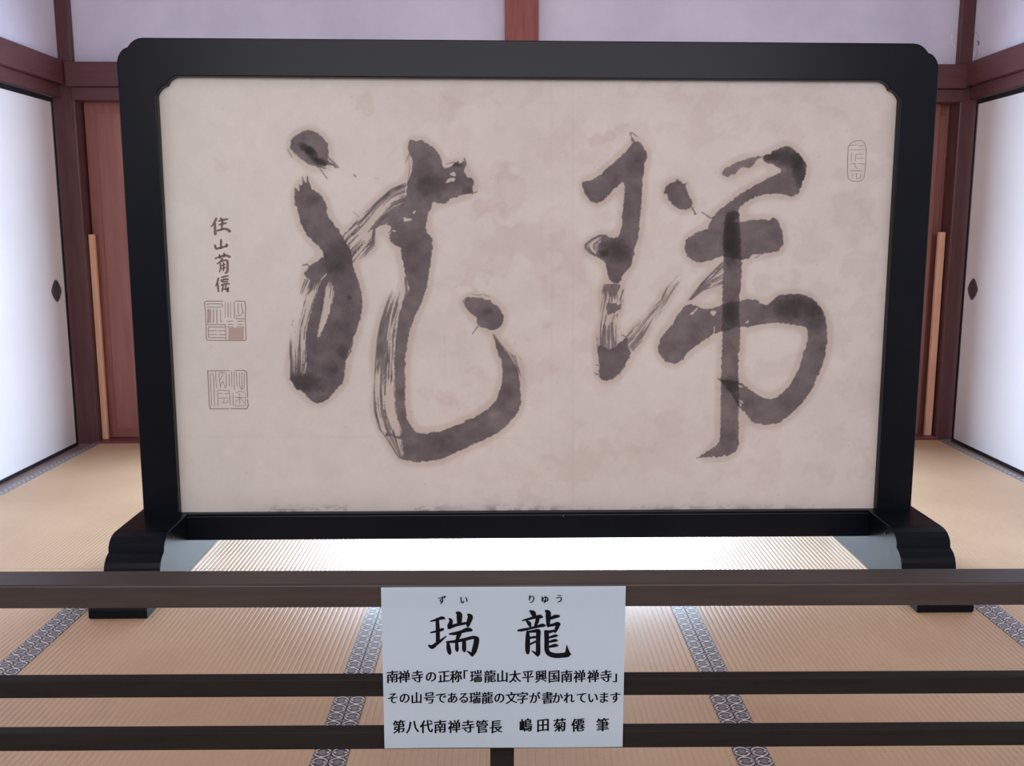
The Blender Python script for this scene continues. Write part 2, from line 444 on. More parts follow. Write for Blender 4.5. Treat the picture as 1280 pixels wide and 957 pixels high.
# rail below the picture, with a thin ledge strip
prism('bottom_rail', [(-1.20, .110), (1.20, .110), (1.20, .1965), (-1.20, .1965)], .001, .05, 'y', M_lacq, scr, bevel=.003)
prism('inner_ledge', [(-1.2125, .190), (1.2125, .190), (1.2125, .2035), (-1.2125, .2035)], .008, .046, 'y', M_lacq, scr, bevel=.002)
prism('backing_panel', [(-1.225, .18), (1.225, .18), (1.225, 1.70), (-1.225, 1.70)], .036, .046, 'y', M_back, scr, shear=lean)

# sled feet with a two-lobed bracket profile (front half measured, mirrored to the back)
fp = [(.0, .203), (-.165, .203)] + [(-.190, .2015), (-.212, .195), (-.228, .184), (-.2375, .171), (-.2405, .158), (-.2400, .1535), (-.2455, .1515), (-.262, .144), (-.276, .130), (-.284, .114), (-.288, .098), (-.290, .080),
      (-.2915, .066), (-.300, .056), (-.325, .048), (-.370, .0435), (-.402, .041), (-.412, .036), (-.415, .028), (-.415, .006), (-.411, 0)]
full = fp + [(-y + .05, z) for y, z in fp[::-1]]
for s, nm in ((-1, 'l'), (1, 'r')):
    foot = prism('foot', full, (-1.363 if s < 0 else 1.186), (-1.185 if s < 0 else 1.363), 'x', M_lacq, scr, bevel=.003, seg=2)
    pts = [(1.205, .198), (1.205, .1995)]
    # small dowel heads where the foot grips the rail
    bm = bmesh.new()
    bmesh.ops.create_cone(bm, cap_ends=True, segments=14, radius1=.0035, radius2=.003, depth=.004, matrix=Matrix.Translation((s * 1.1835, -.15, .17)) @ Matrix.Rotation(math.pi / 2, 4, 'Y'))
    finish(bm, 'peg', M_brass, foot)
# little tab curling up off the right foot's inner face, and a nail in the rail
bm = bmesh.new()
for i in range(6):
    a = math.radians(i * 30); bbox(bm, 1.160 + .010 * math.cos(a), 1.164 + .010 * math.cos(a), .30, .306, .100 + .012 * math.sin(a), .106 + .012 * math.sin(a))
bm.free()
bm = bmesh.new(); bmesh.ops.create_uvsphere(bm, u_segments=10, v_segments=6, radius=.0032, matrix=Matrix.Translation((.116, .0005, .1905)))
finish(bm, 'nail', M_brass, scr)

# --- paper colours -------------------------------------------------------
PAP = np.array(srgb(203, 194, 187)[:3]); 
STAINS = [(458, 123, 18, 13, .5), (562, 133, 15, 13, .45), (548, 120, 8, 7, .3), (640, 238, 26, 28, .55), (615, 262, 18, 12, .4), (660, 300, 60, 26, .35), (700, 330, 40, 45, .35),
          (590, 346, 13, 12, .55), (608, 338, 8, 7, .3), (755, 168, 16, 8, .55), (776, 158, 8, 5, .4), (835, 162, 10, 9, .3), (690, 200, 45, 45, .22), (740, 380, 60, 22, .25), (700, 430, 40, 40, .25),
          (560, 495, 14, 14, .5), (530, 492, 14, 12, .3), (520, 520, 12, 9, .3), (590, 465, 12, 10, .25), (1070, 262, 24, 30, .4), (1040, 140, 50, 18, .2), (968, 156, 14, 8, .35), (870, 125, 60, 14, .2),
          (275, 205, 6, 5, .35), (290, 298, 10, 8, .25), (362, 308, 6, 5, .3), (640, 430, 30, 20, .25), (655, 470, 20, 20, .2), (1085, 480, 30, 40, .2), (800, 555, 22, 6, .4), (810, 530, 60, 14, .2), (740, 570, 60, 18, .2),
          (300, 330, 18, 26, .15), (525, 405, 8, 6, .3), (700, 590, 120, 14, .15), (960, 590, 80, 14, .15)]
def paper_colour(u, v):
    n1 = fbm(u / 46, v / 46, 4, 3); n2 = fbm(u / 12, v / 12, 3, 9); n3 = vnoise(u / 1.4, v / 1.4, 21); n4 = fbm(u / 150, v / 150, 2, 33)
    st = np.zeros_like(u)
    wu = u + 16 * (fbm(u / 18, v / 18, 3, 5) - .5) * 2; wv = v + 16 * (fbm(u / 18, v / 18, 3, 6) - .5) * 2
    for (a, b_, c, d, k) in STAINS:
        q = ((wu - a) / c) ** 2 + ((wv - b_) / d) ** 2
        st = np.maximum(st, k * (1 - sstep(q, .55, 1.35)) * (.7 + .3 * sstep(q, .2, .9)))
    mott = sstep(fbm(wu / 30, wv / 24, 3, 41), .52, .60) * .22 * sstep(u, 380, 640)
    k = 1 - .10 * (n1 - .5) - .07 * (n2 - .5) - .05 * (n3 - .5) - .10 * (n4 - .5)
    c = PAP[None, :] * k[:, None]
    # the paper is yellower at the left, rosier in the middle and right
    warm = (1 - sstep(u, 230, 620))[:, None]
    c = c * (1 + warm * np.array([.0, .035, .02])) 
    tint = np.array([.86, .785, .77])
    s = (st * 1.05 + mott * 1.3)[:, None]
    c = c * (1 - s * (1 - tint))
    # fold and join lines
    def line(d, wd, k): return (k * np.exp(-(d / wd) ** 2))
    ln = line(v - 546 - .006 * (u - 400), 1.0, .05) * (u < 690) + line(v - 325, 1.0, .05) * (u > 1005) + line(u - 555.5, .6, .10) * (v > 420) * (v < 475)
    ln = ln + line(u - 689, 1.2, .04) + line(u - 716, 1.0, .05) + line(v - 128, 1., .03) * (u > 600)
    c = c * (1 - ln)[:, None]
    # grime along the bottom edge and a darker border all round
    gr = sstep(v, 627, 638) * sstep(fbm(u / 6, v / 2, 3, 77), .42, .62) * sstep(fbm(u / 60, v / 30, 2, 78), .35, .7) * .42
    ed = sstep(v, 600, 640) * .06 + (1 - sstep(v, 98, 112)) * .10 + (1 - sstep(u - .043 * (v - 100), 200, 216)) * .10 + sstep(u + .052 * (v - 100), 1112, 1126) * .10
    sp = (vnoise(u / 2.3, v / 2.3, 55) > .987) * .35
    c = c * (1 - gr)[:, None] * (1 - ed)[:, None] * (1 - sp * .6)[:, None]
    return c

def grid_mesh(name, x0, x1, z0, z1, step, d, colour, mask=None, parent=None, material=None):
    nx = int(round((x1 - x0) / step)) + 1; nz = int(round((z1 - z0) / step)) + 1
    gx, gz = np.meshgrid(np.linspace(x0, x1, nx), np.linspace(z0, z1, nz)); X = gx.ravel(); Z = gz.ravel()
    idx = np.arange(nx * nz).reshape(nz, nx)
    q = np.stack([idx[:-1, :-1], idx[:-1, 1:], idx[1:, 1:], idx[1:, :-1]], -1).reshape(-1, 4)
    u, v = board_to_pic(X, Z, d)
    if mask is not None:
        mk = mask(u, v); q = q[mk[q].max(1) > .012]
        used = np.unique(q); rm = np.full(nx * nz, -1); rm[used] = np.arange(len(used)); q = rm[q]; X, Z, u, v = X[used], Z[used], u[used], v[used]
    co = np.stack([X, d + LEAN * (Z - .2), Z], -1)
    me = bpy.data.meshes.new(name); me.vertices.add(len(X)); me.vertices.foreach_set('co', co.ravel())
    me.loops.add(q.size); me.loops.foreach_set('vertex_index', q.ravel().astype(np.int32))
    me.polygons.add(len(q)); me.polygons.foreach_set('loop_start', np.arange(0, q.size, 4, dtype=np.int32))
    me.update(calc_edges=True)
    c = colour(u, v); ca = me.color_attributes.new('Col', 'FLOAT_COLOR', 'POINT')
    ca.data.foreach_set('color', np.concatenate([c, np.ones((len(c), 1))], 1).astype(np.float32).ravel())
    me.validate()
    return link(name, me, material or M_paper, parent)

# --- brushwork rasters -----------------------------------------------------
RES = .42
class Raster:
    def __init__(s, u0, u1, v0, v1):
        s.u0, s.v0 = u0, v0; s.nu = int((u1 - u0) / RES); s.nv = int((v1 - v0) / RES)
        g = np.meshgrid(np.arange(s.nu) * RES + u0, np.arange(s.nv) * RES + v0)
        s.U, s.V = g; s.T = np.ones_like(s.U)          # transmission of the ink film
        a = 1.5; s.WU = s.U + a * (fbm(s.U / 3.2, s.V / 3.2, 3, 101) - .5) * 2; s.WV = s.V + a * (fbm(s.U / 3.2, s.V / 3.2, 3, 202) - .5) * 2
        s.cov = np.zeros_like(s.U)
    def polymask(s, pts, warp=True):
        p = np.array(pts); n = len(p)
        q = []                                          # soften the traced outline a little
        for i in range(n):
            a, b_ = p[i], p[(i + 1) % n]; q += [a * .8 + b_ * .2, a * .2 + b_ * .8]
        p = np.array(q)
        i0 = max(int((p[:, 0].min() - s.u0) / RES) - 8, 0); i1 = int((p[:, 0].max() - s.u0) / RES) + 9
        j0 = max(int((p[:, 1].min() - s.v0) / RES) - 8, 0); j1 = int((p[:, 1].max() - s.v0) / RES) + 9
        X = (s.WU if warp else s.U)[j0:j1, i0:i1]; Y = (s.WV if warp else s.V)[j0:j1, i0:i1]
        ins = np.zeros(X.shape, bool)
        for k in range(len(p)):
            x1, y1 = p[k]; x2, y2 = p[(k + 1) % len(p)]
            if y1 == y2: continue
            c = ((y1 > Y) != (y2 > Y)) & (X < (x2 - x1) * (Y - y1) / (y2 - y1) + x1)
            ins ^= c
        m = np.zeros_like(s.U); m[j0:j1, i0:i1] = ins
        return m
    def blur(s, m, px, it=2):
        r = max(1, int(px / RES))
        for _ in range(it):
            for ax in (0, 1):
                pad = [(0, 0), (0, 0)]; pad[ax] = (r + 1, r)
                c = np.cumsum(np.pad(m, pad, mode='edge'), ax)
                m = (np.take(c, range(2 * r + 1, c.shape[ax]), ax) - np.take(c, range(0, c.shape[ax] - 2 * r - 1), ax)) / (2 * r + 1)
        return m
    def solid(s, pts, op=.76, cut=None, rim=.75, gran=.14, over=.0):
        m = s.polymask(pts)
        if cut:
            for c in cut: m = m * (1 - s.polymask(c))
        inner = s.blur(m, .8, 1)
        edge = m * sstep(1 - inner, .22, .55)
        wash = (op + .045) * (1 - gran + 2 * gran * fbm(s.U / 14, s.V / 14, 4, 61)) + .05 * (vnoise(s.U / .9, s.V / .9, 62) - .5)
        o = m * np.clip(wash + rim * edge * (1 - wash), 0, .98)
        o = 1 - s.blur(o, .45, 1)
        s.T = over * s.T * o + (1 - over) * np.minimum(s.T, o); s.cov = np.maximum(s.cov, m)
    def ribbon(s, Lp, Rp, cov, op=.78, seed=1, fine=1.1, long=55):
        def samp(P, n):
            P = np.array(P, float); d = np.r_[0, np.cumsum(np.hypot(*np.diff(P, axis=0).T))]; t_ = np.linspace(0, d[-1], n)
            return np.stack([np.interp(t_, d, P[:, 0]), np.interp(t_, d, P[:, 1])], -1), d[-1]
        _, l1 = samp(Lp, 2); _, l2 = samp(Rp, 2); wmax = max(np.hypot(*(np.array(a) - np.array(b_))) for a, b_ in ((Lp[0], Rp[0]), (Lp[-1], Rp[-1]), (Lp[len(Lp) // 2], Rp[len(Rp) // 2])))
        n = int(max(l1, l2) / .26) + 4; m = int(wmax * 1.15 / .26) + 4
        A, _ = samp(Lp, n); B, _ = samp(Rp, n)
        vv = np.linspace(0, 1, m)[None, :]; P = A[:, None] * (1 - vv[..., None]) + B[:, None] * vv[..., None]
        c = np.array(cov, float); ru = np.linspace(0, 1, n)[:, None] * (c.shape[0] - 1) + 0 * vv; rv = vv * (c.shape[1] - 1) + 0 * ru
        iu = np.clip(ru.astype(int), 0, c.shape[0] - 2); iv = np.clip(rv.astype(int), 0, c.shape[1] - 2); fu, fv = ru - iu, rv - iv
        cc = (c[iu, iv] * (1 - fu) + c[iu + 1, iv] * fu) * (1 - fv) + (c[iu, iv + 1] * (1 - fu) + c[iu + 1, iv + 1] * fu) * fv
        along = np.linspace(0, 1, n)[:, None] * max(l1, l2) + 0 * vv; across = vv * wmax + 0 * along
        across2 = across + 1.2 * (vnoise(along / 30, across / 9, seed + 5) - .5)
        nz_ = .62 * vnoise(along / long, across2 / fine, seed) + .26 * vnoise(along / 14, across2 / (fine * .8), seed + 1) + .12 * vnoise(along / 2.2, across2 / .9, seed + 2)
        nz_ = (nz_ - .5) * 1.5 + .5
        o = sstep(cc - nz_, -.04, .06) * np.clip(op * (.92 + .25 * (vnoise(along / 9, across / 4, seed + 3) - .5)), 0, 1) * (cc > .01)
        R = np.zeros_like(s.U); j = ((P[..., 1] - s.v0) / RES).round().astype(int).clip(0, s.nv - 1); i = ((P[..., 0] - s.u0) / RES).round().astype(int).clip(0, s.nu - 1)
        np.maximum.at(R, (j, i), o)
        s.T = np.minimum(s.T, 1 - s.blur(R, .42, 1)); s.cov = np.maximum(s.cov, (R > .2) * 1.)
    def blot(s, u, v, ru, rv, k, ang=0, inside=True):
        c, sn = math.cos(ang), math.sin(ang); du, dv = s.U - u, s.V - v
        q = ((du * c + dv * sn) / ru) ** 2 + ((-du * sn + dv * c) / rv) ** 2
        q = q * (.75 + .5 * fbm(s.U / 9, s.V / 9, 3, 88))
        q = q * (.55 + .9 * fbm(s.U / 4, s.V / 4, 3, 89)); s.T *= 1 - k * (1 - sstep(q, .0, 1.9)) * (s.blur(s.cov, .6, 1) if inside else 1)
    def hair(s, pts, w0=.7, k=.8):
        for (a, b_), (c, d) in zip(pts, pts[1:]):
            n = max(2, int(math.hypot(c - a, d - b_) / .3))
            for q in np.linspace(0, 1, n):
                u, v = a + (c - a) * q, b_ + (d - b_) * q; i, j = int((u - s.u0) / RES), int((v - s.v0) / RES)
                r = 3; sl = (slice(max(j - r, 0), j + r + 1), slice(max(i - r, 0), i + r + 1))
                g = k * np.exp(-((s.U[sl] - u) ** 2 + (s.V[sl] - v) ** 2) / (w0 * w0))
                s.T[sl] = np.minimum(s.T[sl], 1 - g)
    def done(s, halo=8):
        s.D = 1 - s.T
        b_ = s.blur(s.cov, halo, 2); b_ = b_ * (.75 + .5 * fbm(s.U / 20, s.V / 20, 3, 300))
        s.H = sstep(b_, .05, .26) * (.8 + .4 * (fbm(s.U / 25, s.V / 25, 3, 301)))
    def get(s, A, u, v):
        x = np.clip((u - s.u0) / RES, 0, s.nu - 1.001); y = np.clip((v - s.v0) / RES, 0, s.nv - 1.001); i = x.astype(int); j = y.astype(int); fx = x - i; fy = y - j
        r = (A[j, i] * (1 - fx) + A[j, i + 1] * fx) * (1 - fy) + (A[j + 1, i] * (1 - fx) + A[j + 1, i + 1] * fx) * fy
        ok = (u > s.u0 + 1) & (u < s.u0 + s.nu * RES - 2) & (v > s.v0 + 1) & (v < s.v0 + s.nv * RES - 2)
        return r * ok

def T(ox, oy):
    return lambda *p: [(ox + a / 6.38, oy + b_ / 6.38) for a, b_ in p]
A_, B_, C_ = T(350, 150), T(350, 300), T(350, 440)
D_, E_, F_ = T(480, 150), T(480, 300), T(480, 440)
G_, H_, I_ = T(710, 150), T(710, 300), T(710, 440)
J_, K_, L_ = T(860, 150), T(860, 300), T(860, 440)

# ---- left character
R1 = Raster(335, 690, 145, 600)
R1.solid(A_((240, 75), (285, 95), (330, 130), (365, 165), (385, 200), (386, 290), (372, 312), (400, 335), (440, 362), (465, 375), (440, 382), (390, 350), (345, 375), (310, 375), (240, 360), (185, 325), (140, 285), (100, 250), (78, 215), (85, 165), (110, 135), (150, 105), (200, 85)), .70, rim=.6)
R1.blot(384, 186, 11, 5, .75, .45); R1.blot(390, 193, 10, 6, .7, .8); R1.blot(400, 202, 10, 5, .8, .3)
R1.hair(A_((320, 390), (375, 465))); R1.hair(A_((385, 300), (440, 350), (465, 378)), 1.); R1.hair(A_((300, 372), (362, 384)), 1.); R1.hair(A_((590, 438), (606, 450)), .9); R1.hair(A_((755, 460), (790, 468)), .5, .4)
R1.hair(A_((60, 235), (95, 295)), .7, .6); R1.hair(A_((585, 730), (625, 770)), .6, .5)
# swift linking ribbon behind
R1.ribbon(A_((1005, 500), (890, 545), (780, 640), (690, 730), (600, 815), (510, 900)) + B_((470, 60), (400, 120), (340, 140)), A_((985, 690), (900, 720), (820, 800), (760, 860)) + B_((760, 60), (700, 110), (600, 235), (480, 260), (380, 260)),
          [[.75, .55, .30, .9, .9], [.85, .55, .12, .35, .95], [.85, .35, .10, .25, .85], [.7, .25, .15, .45, .35], [.5, .35, .35, .55, .30], [.8, .6, .7, .65, .5], [.9, .9, .9, .9, .8]], .8, 3)
R1.solid(A_((985, 675), (900, 705), (850, 750), (790, 800), (720, 860), (690, 900), (780, 850), (860, 825), (890, 835), (990, 860)), .66, rim=.3)
R1.solid(B_((188, 270), (235, 208), (300, 165), (343, 128), (360, 190), (390, 200), (370, 270), (330, 310), (300, 345), (268, 350), (240, 315), (200, 290)), .72, rim=.4)
R1.hair(B_((180, 200), (215, 192), (235, 210)), .8)
# the left hook
R1.ribbon(B_((195, 310), (150, 430), (120, 560), (90, 680), (75, 800), (78, 957)) + C_((80, 60), (80, 190)), B_((330, 320), (280, 450), (240, 600), (212, 700), (205, 830), (205, 957)) + C_((205, 60), (190, 200)),
          [[.8, .7, .85, .8, .9], [.35, .12, .35, .15, .6], [.3, .05, .28, .08, .5], [.22, .12, .1, .35, .4], [.5, .1, .25, .35, .6], [.8, .3, .75, .4, .7], [.9, .8, .85, .75, .9]], .8, 9, 1.0)
R1.solid(A_((100, 640), (125, 690), (108, 600), (125, 520), (138, 565), (157, 572), (150, 500), (168, 525), (182, 500), (172, 440), (200, 500), (215, 505), (220, 430), (235, 505), (250, 545), (300, 570), (345, 625), (372, 680), (378, 770), (430, 830), (480, 890)) +
         B_((515, 0), (545, 50), (575, 95), (575, 140), (592, 240), (620, 320), (645, 400), (656, 460), (655, 560), (635, 640), (605, 740), (578, 800), (572, 855), (545, 900), (525, 957)) +
         C_((520, 60), (518, 130), (510, 235), (440, 310), (390, 372), (330, 410), (270, 400), (220, 360), (170, 300), (130, 300), (100, 240), (76, 212), (82, 180), (140, 175), (195, 190), (212, 100), (205, 0)) +
         B_((205, 900), (205, 760), (225, 650), (270, 480), (325, 320), (375, 285), (365, 215), (350, 150), (343, 105), (320, 55), (250, 0)) + A_((215, 912), (175, 850), (150, 770), (140, 700)), .74,
         cut=[B_((392, 320), (430, 382), (422, 470), (392, 580), (352, 700), (305, 782), (300, 750), (322, 640), (345, 520), (362, 400))])
R1.ribbon(B_((385, 320), (350, 440), (330, 560), (300, 780)), B_((425, 380), (420, 470), (390, 600), (330, 760)), [[.9, .6, .8], [.25, .1, .4], [.1, .0, .2], [.1, .1, .3]], .7, 31)
R1.blot(384, 478, 22, 11, .62, .2); R1.blot(412, 470, 12, 22, .3); R1.blot(424, 322, 22, 22, .42); R1.blot(405, 500, 20, 6, .25); R1.blot(437, 372, 3, 3, .5); R1.blot(430, 440, 8, 10, .4)
R1.hair(B_((545, 850), (580, 820)), 1.2); R1.hair(B_((530, 940), (565, 880)), 1.2)
# right part: vertical, bend and long base stroke
R1.ribbon(B_((905, 375), (850, 500), (800, 650), (775, 780), (760, 957)) + C_((755, 100), (744, 300), (752, 480), (790, 620), (860, 720), (945, 845)),
          B_((1005, 290), (1022, 400), (990, 520), (965, 620), (938, 760), (930, 957)) + C_((925, 100), (925, 300), (940, 480), (970, 600), (975, 720), (990, 850)),
          [[.15, .1, .1, .15, .3, .8], [.75, .3, .25, .45, .3, .8], [.9, .75, .35, .7, .2, .8], [.97, .97, .9, .2, .35, .8], [.95, .97, .93, .25, .5, .9], [.6, .92, .9, .6, .35, .9],
           [.45, .15, .6, .55, .45, .8], [.95, .3, .55, .2, .3, .8], [.9, .3, .55, .1, .15, .6], [.75, .1, .7, .3, .2, .6], [.6, .55, .5, .7, .4, .8], [.5, .6, .4, .5, .3, .9]], .76, 17, 1.15)
R1.solid(D_((190, 190), (200, 165), (225, 152), (245, 165), (300, 160), (350, 190), (400, 225), (435, 270), (455, 315), (468, 372), (500, 380), (545, 372), (550, 350), (585, 330), (605, 350), (640, 325), (660, 350), (640, 400), (655, 450), (700, 462), (720, 500), (705, 560), (718, 600), (690, 588), (640, 592), (580, 610), (520, 632), (500, 672), (430, 665), (385, 650), (378, 700), (352, 750), (345, 800), (328, 850), (348, 900), (382, 950)) +
         E_((385, 20), (385, 80), (370, 180), (360, 280), (345, 360), (318, 430), (308, 480), (270, 560), (230, 650), (205, 730), (185, 830), (175, 900)) +
         F_((168, 0), (170, 80), (168, 200), (165, 350), (175, 470), (180, 530), (215, 590), (260, 640), (330, 652), (390, 635), (450, 630), (520, 608), (600, 578), (660, 543), (740, 510), (790, 472), (830, 455), (870, 420), (900, 370), (930, 290), (943, 200), (943, 120), (930, 40)) +
         E_((915, 930), (900, 870), (885, 800), (862, 745), (900, 785), (940, 840), (985, 900)) + F_((1000, 20), (1040, 80), (1065, 130), (1082, 200), (1085, 280), (1097, 370), (1082, 450), (1040, 515), (975, 595), (900, 648), (800, 700), (700, 742), (640, 770), (570, 800), (500, 838), (400, 865), (250, 878), (180, 865), (115, 845), (155, 830), (150, 745), (140, 700), (130, 690), (60, 672), (8, 668), (20, 630), (45, 650), (110, 670), (140, 660), (132, 600), (100, 520), (95, 400), (90, 300), (85, 200), (80, 0)) +
         E_((88, 900), (90, 850), (100, 750), (110, 650), (130, 560), (150, 480), (182, 430), (202, 400), (185, 330), (165, 250), (150, 170), (136, 120), (132, 60), (90, 45), (55, 10)) +
         D_((40, 920), (62, 870), (55, 840), (20, 830), (60, 760), (135, 690), (160, 640), (185, 560), (185, 500), (208, 460), (225, 400), (222, 300), (200, 270), (188, 220)), .70,
         cut=[D_((485, 490), (520, 465), (570, 460), (565, 485), (500, 500)), D_((525, 430), (560, 412), (578, 425), (575, 442), (540, 445)), D_((110, 790), (140, 770), (225, 790), (215, 806), (150, 808)), D_((60, 878), (105, 884), (80, 895)), D_((228, 740), (248, 712), (252, 722), (236, 748)), E_((118, 300), (145, 250), (165, 300), (185, 390), (160, 420), (120, 350))])
R1.ribbon(D_((195, 285), (205, 380), (190, 480)), D_((222, 290), (228, 400), (205, 500)), [[.4, .1, .6], [.5, .1, .7], [.6, .2, .8]], .8, 41)
R1.hair(D_((172, 340), (200, 270)), .7, .6); R1.hair(D_((640, 305), (655, 350)), .9); R1.hair(D_((720, 580), (740, 570)), .7); R1.hair(D_((500, 350), (560, 335), (575, 345)), .7, .6)
R1.blot(540, 232, 18, 14, .45); R1.blot(528, 215, 12, 12, .3); R1.blot(585, 238, 8, 6, .45); R1.blot(572, 205, 7, 4, .6); R1.blot(565, 232, 14, 8, .25); R1.blot(508, 300, 26, 16, .22); R1.blot(520, 325, 22, 16, .2)
R1.ribbon(D_((30, 900), (60, 880)), D_((45, 950), (105, 950)), [[.5, .3, .6], [.5, .4, .6]], .8, 44)
R1.blot(632, 488, 10, 10, .3); R1.blot(560, 553, 50, 10, .15, -.3)
R1.solid(E_((650, 460), (700, 452), (800, 465), (850, 480), (855, 500), (900, 520), (935, 560), (955, 610), (950, 660), (920, 700), (870, 715), (810, 705), (750, 680), (735, 650), (740, 620), (700, 590), (660, 550), (635, 500)), .70)
R1.hair(E_((750, 685), (705, 745)), .7); R1.hair(E_((705, 432), (745, 440), (790, 432), (840, 450)), .5, .5); R1.hair(E_((630, 480), (640, 505)), .6); R1.blot(610, 388, 6, 4, .4)
R1.ribbon(E_((865, 745), (985, 900)) + F_((1010, 20), (1075, 160)), E_((890, 745), (1040, 930)) + F_((1050, 30), (1095, 200)), [[.3, .3, .2], [.5, .25, .4], [.6, .3, .6], [.5, .5, .7]], .7, 47)
R1.done()

# ---- right character
R2 = Raster(715, 1060, 145, 595)
R2.solid(G_((108, 500), (150, 490), (210, 470), (250, 440), (290, 402), (340, 355), (400, 312), (460, 250), (490, 215), (520, 175), (508, 135), (520, 140), (535, 168), (565, 175), (600, 210), (622, 250), (632, 300), (608, 345), (605, 420), (592, 520), (588, 640), (580, 720), (570, 800), (565, 880), (558, 945)) +
         H_((545, 20), (530, 100), (510, 190), (480, 232), (440, 270), (420, 330), (400, 347), (350, 340), (320, 280), (305, 220), (300, 182), (260, 155), (215, 130), (240, 80), (232, 45), (270, 10)) +
         G_((250, 940), (300, 915), (335, 935), (405, 935), (428, 850), (440, 700), (452, 560), (445, 488), (400, 520), (330, 590), (270, 645), (230, 662), (190, 655), (150, 612), (120, 555)), .73)
R2.ribbon(G_((300, 912), (250, 912), (185, 945)) + H_((135, 30), (130, 65), (170, 105), (215, 130)), G_((330, 940), (300, 945)) + H_((255, 15), (235, 35), (235, 60), (240, 85), (270, 110)),
          [[.7, .5, .8], [.6, .35, .6], [.55, .3, .5], [.6, .3, .6], [.7, .5, .8]], .8, 51, .9)
R2.hair(G_((510, 170), (505, 130), (500, 100), (520, 108), (552, 132)), .7); R2.hair(G_((490, 120), (500, 100)), .6)
R2.blot(771, 314, 17, 14, .5); R2.blot(755, 316, 6, 5, .6); R2.blot(795, 205, 12, 20, .12)
for k in range(14):      # bristly right edge of the upright
    v = 262 + k * 5.1; u = 800.5 - k * .95; R2.hair([(u, v), (u + 1.3, v - 2.2)], .8)
R2.solid(H_((290, 350), (300, 378), (325, 385), (350, 345), (420, 350), (415, 400), (372, 450), (335, 462), (322, 430), (320, 400), (290, 405), (280, 440), (274, 430), (280, 390)), .66, rim=.3)
R2.solid(H_((312, 500), (340, 505), (378, 495), (400, 520), (430, 500), (422, 545), (380, 570), (350, 592), (312, 592), (303, 545)), .66, rim=.3)
R2.hair(H_((440, 400), (415, 480)), 1.1); R2.hair(H_((305, 600), (285, 700)), .8); R2.hair(H_((395, 590), (388, 610)), .8); R2.hair(H_((345, 470), (350, 500)), .7)
R2.ribbon(H_((285, 350), (240, 560), (225, 760), (235, 900)), H_((415, 350), (440, 480), (395, 640), (400, 860)),
          [[.7, .8, .8, .85, .5], [.25, .7, .85, .7, .2], [.1, .5, .6, .35, .35], [.12, .25, .25, .2, .15], [.15, .3, .12, .25, .1], [.2, .45, .6, .5, .4], [.5, .8, .5, .6, .5], [.9, .95, .8, .8, .8]], .74, 57, 1.2, 30)
R2.solid(H_((235, 850), (262, 835), (300, 850), (330, 870), (360, 860), (400, 825), (450, 778), (480, 790), (478, 840), (500, 885), (492, 945)) + I_((488, 40), (450, 120), (400, 180), (355, 215), (290, 230), (255, 205), (245, 150), (248, 80), (238, 20)) + H_((250, 950), (235, 900)), .74)
R2.hair(I_((215, 170), (245, 178)), .8); R2.hair(I_((228, 100), (245, 108)), .6); R2.hair(H_((430, 755), (470, 778)), .8)
R2.ribbon(H_((440, 790), (560, 660), (640, 560), (740, 470), (780, 380), (870, 280)), H_((520, 890), (620, 770), (690, 640), (800, 500), (870, 390), (940, 300)),
          [[.7, .8, .7, .9, .8], [.35, .3, .7, .75, .5], [.2, .35, .45, .3, .3], [.1, .2, .25, .25, .1], [.15, .5, .55, .5, .1], [.2, .3, .25, .45, .05], [.15, .12, .1, .12, .05]], .68, 63, 1.1, 28)
R2.solid(G_((850, 490), (862, 482), (875, 465), (900, 500), (925, 508), (955, 495), (935, 530), (960, 590), (990, 640), (990, 700), (910, 720), (860, 700), (800, 640), (792, 590), (765, 592), (775, 540), (810, 500)), .71)
R2.hair(G_((990, 700), (1018, 748)), 1.0); R2.hair(G_((1012, 745), (1016, 750)), 1.6); R2.hair(G_((1070, 737), (1090, 748)), .9); R2.hair(G_((1100, 755), (1140, 782)), .9)
# top hook
R2.solid(J_((265, 440), (285, 390), (370, 345), (460, 310), (550, 290), (605, 286), (560, 310), (530, 350), (480, 385), (440, 375), (410, 390), (370, 435), (310, 450)), .62, rim=.3)
R2.solid(J_((600, 288), (650, 270), (700, 235), (760, 210), (820, 215), (860, 245), (910, 300), (942, 350), (946, 400), (925, 470), (890, 550), (880, 590), (840, 610), (780, 600), (720, 583), (650, 588), (580, 595), (510, 625), (450, 665), (400, 710), (410, 770), (370, 800), (280, 840), (150, 872), (190, 780), (250, 715), (330, 650), (420, 590), (500, 540), (600, 480), (690, 440), (742, 420), (738, 388), (700, 362), (640, 345), (605, 322)), .70)
R2.blot(986, 198, 26, 11, .55, .25); R2.blot(1000, 215, 9, 24, .62, -.1); R2.blot(962, 195, 12, 6, .55); R2.blot(975, 232, 40, 14, .18, -.4)
R2.solid(J_((5, 935), (50, 905), (140, 875), (190, 850), (280, 800), (410, 815), (480, 805), (560, 797), (625, 790), (660, 800), (665, 775), (710, 795), (740, 850), (758, 900)) + K_((757, 40), (720, 90), (650, 100), (590, 110), (540, 138), (480, 150), (430, 158), (300, 130)) +
         H_((1220, 128), (1130, 165), (1060, 183), (990, 162), (940, 112), (925, 60), (940, 0)), .70, cut=[K_((488, 140), (510, 118), (575, 108), (560, 122), (515, 146))])
R2.hair(K_((2, 40), (40, 15)), .5, -.0)
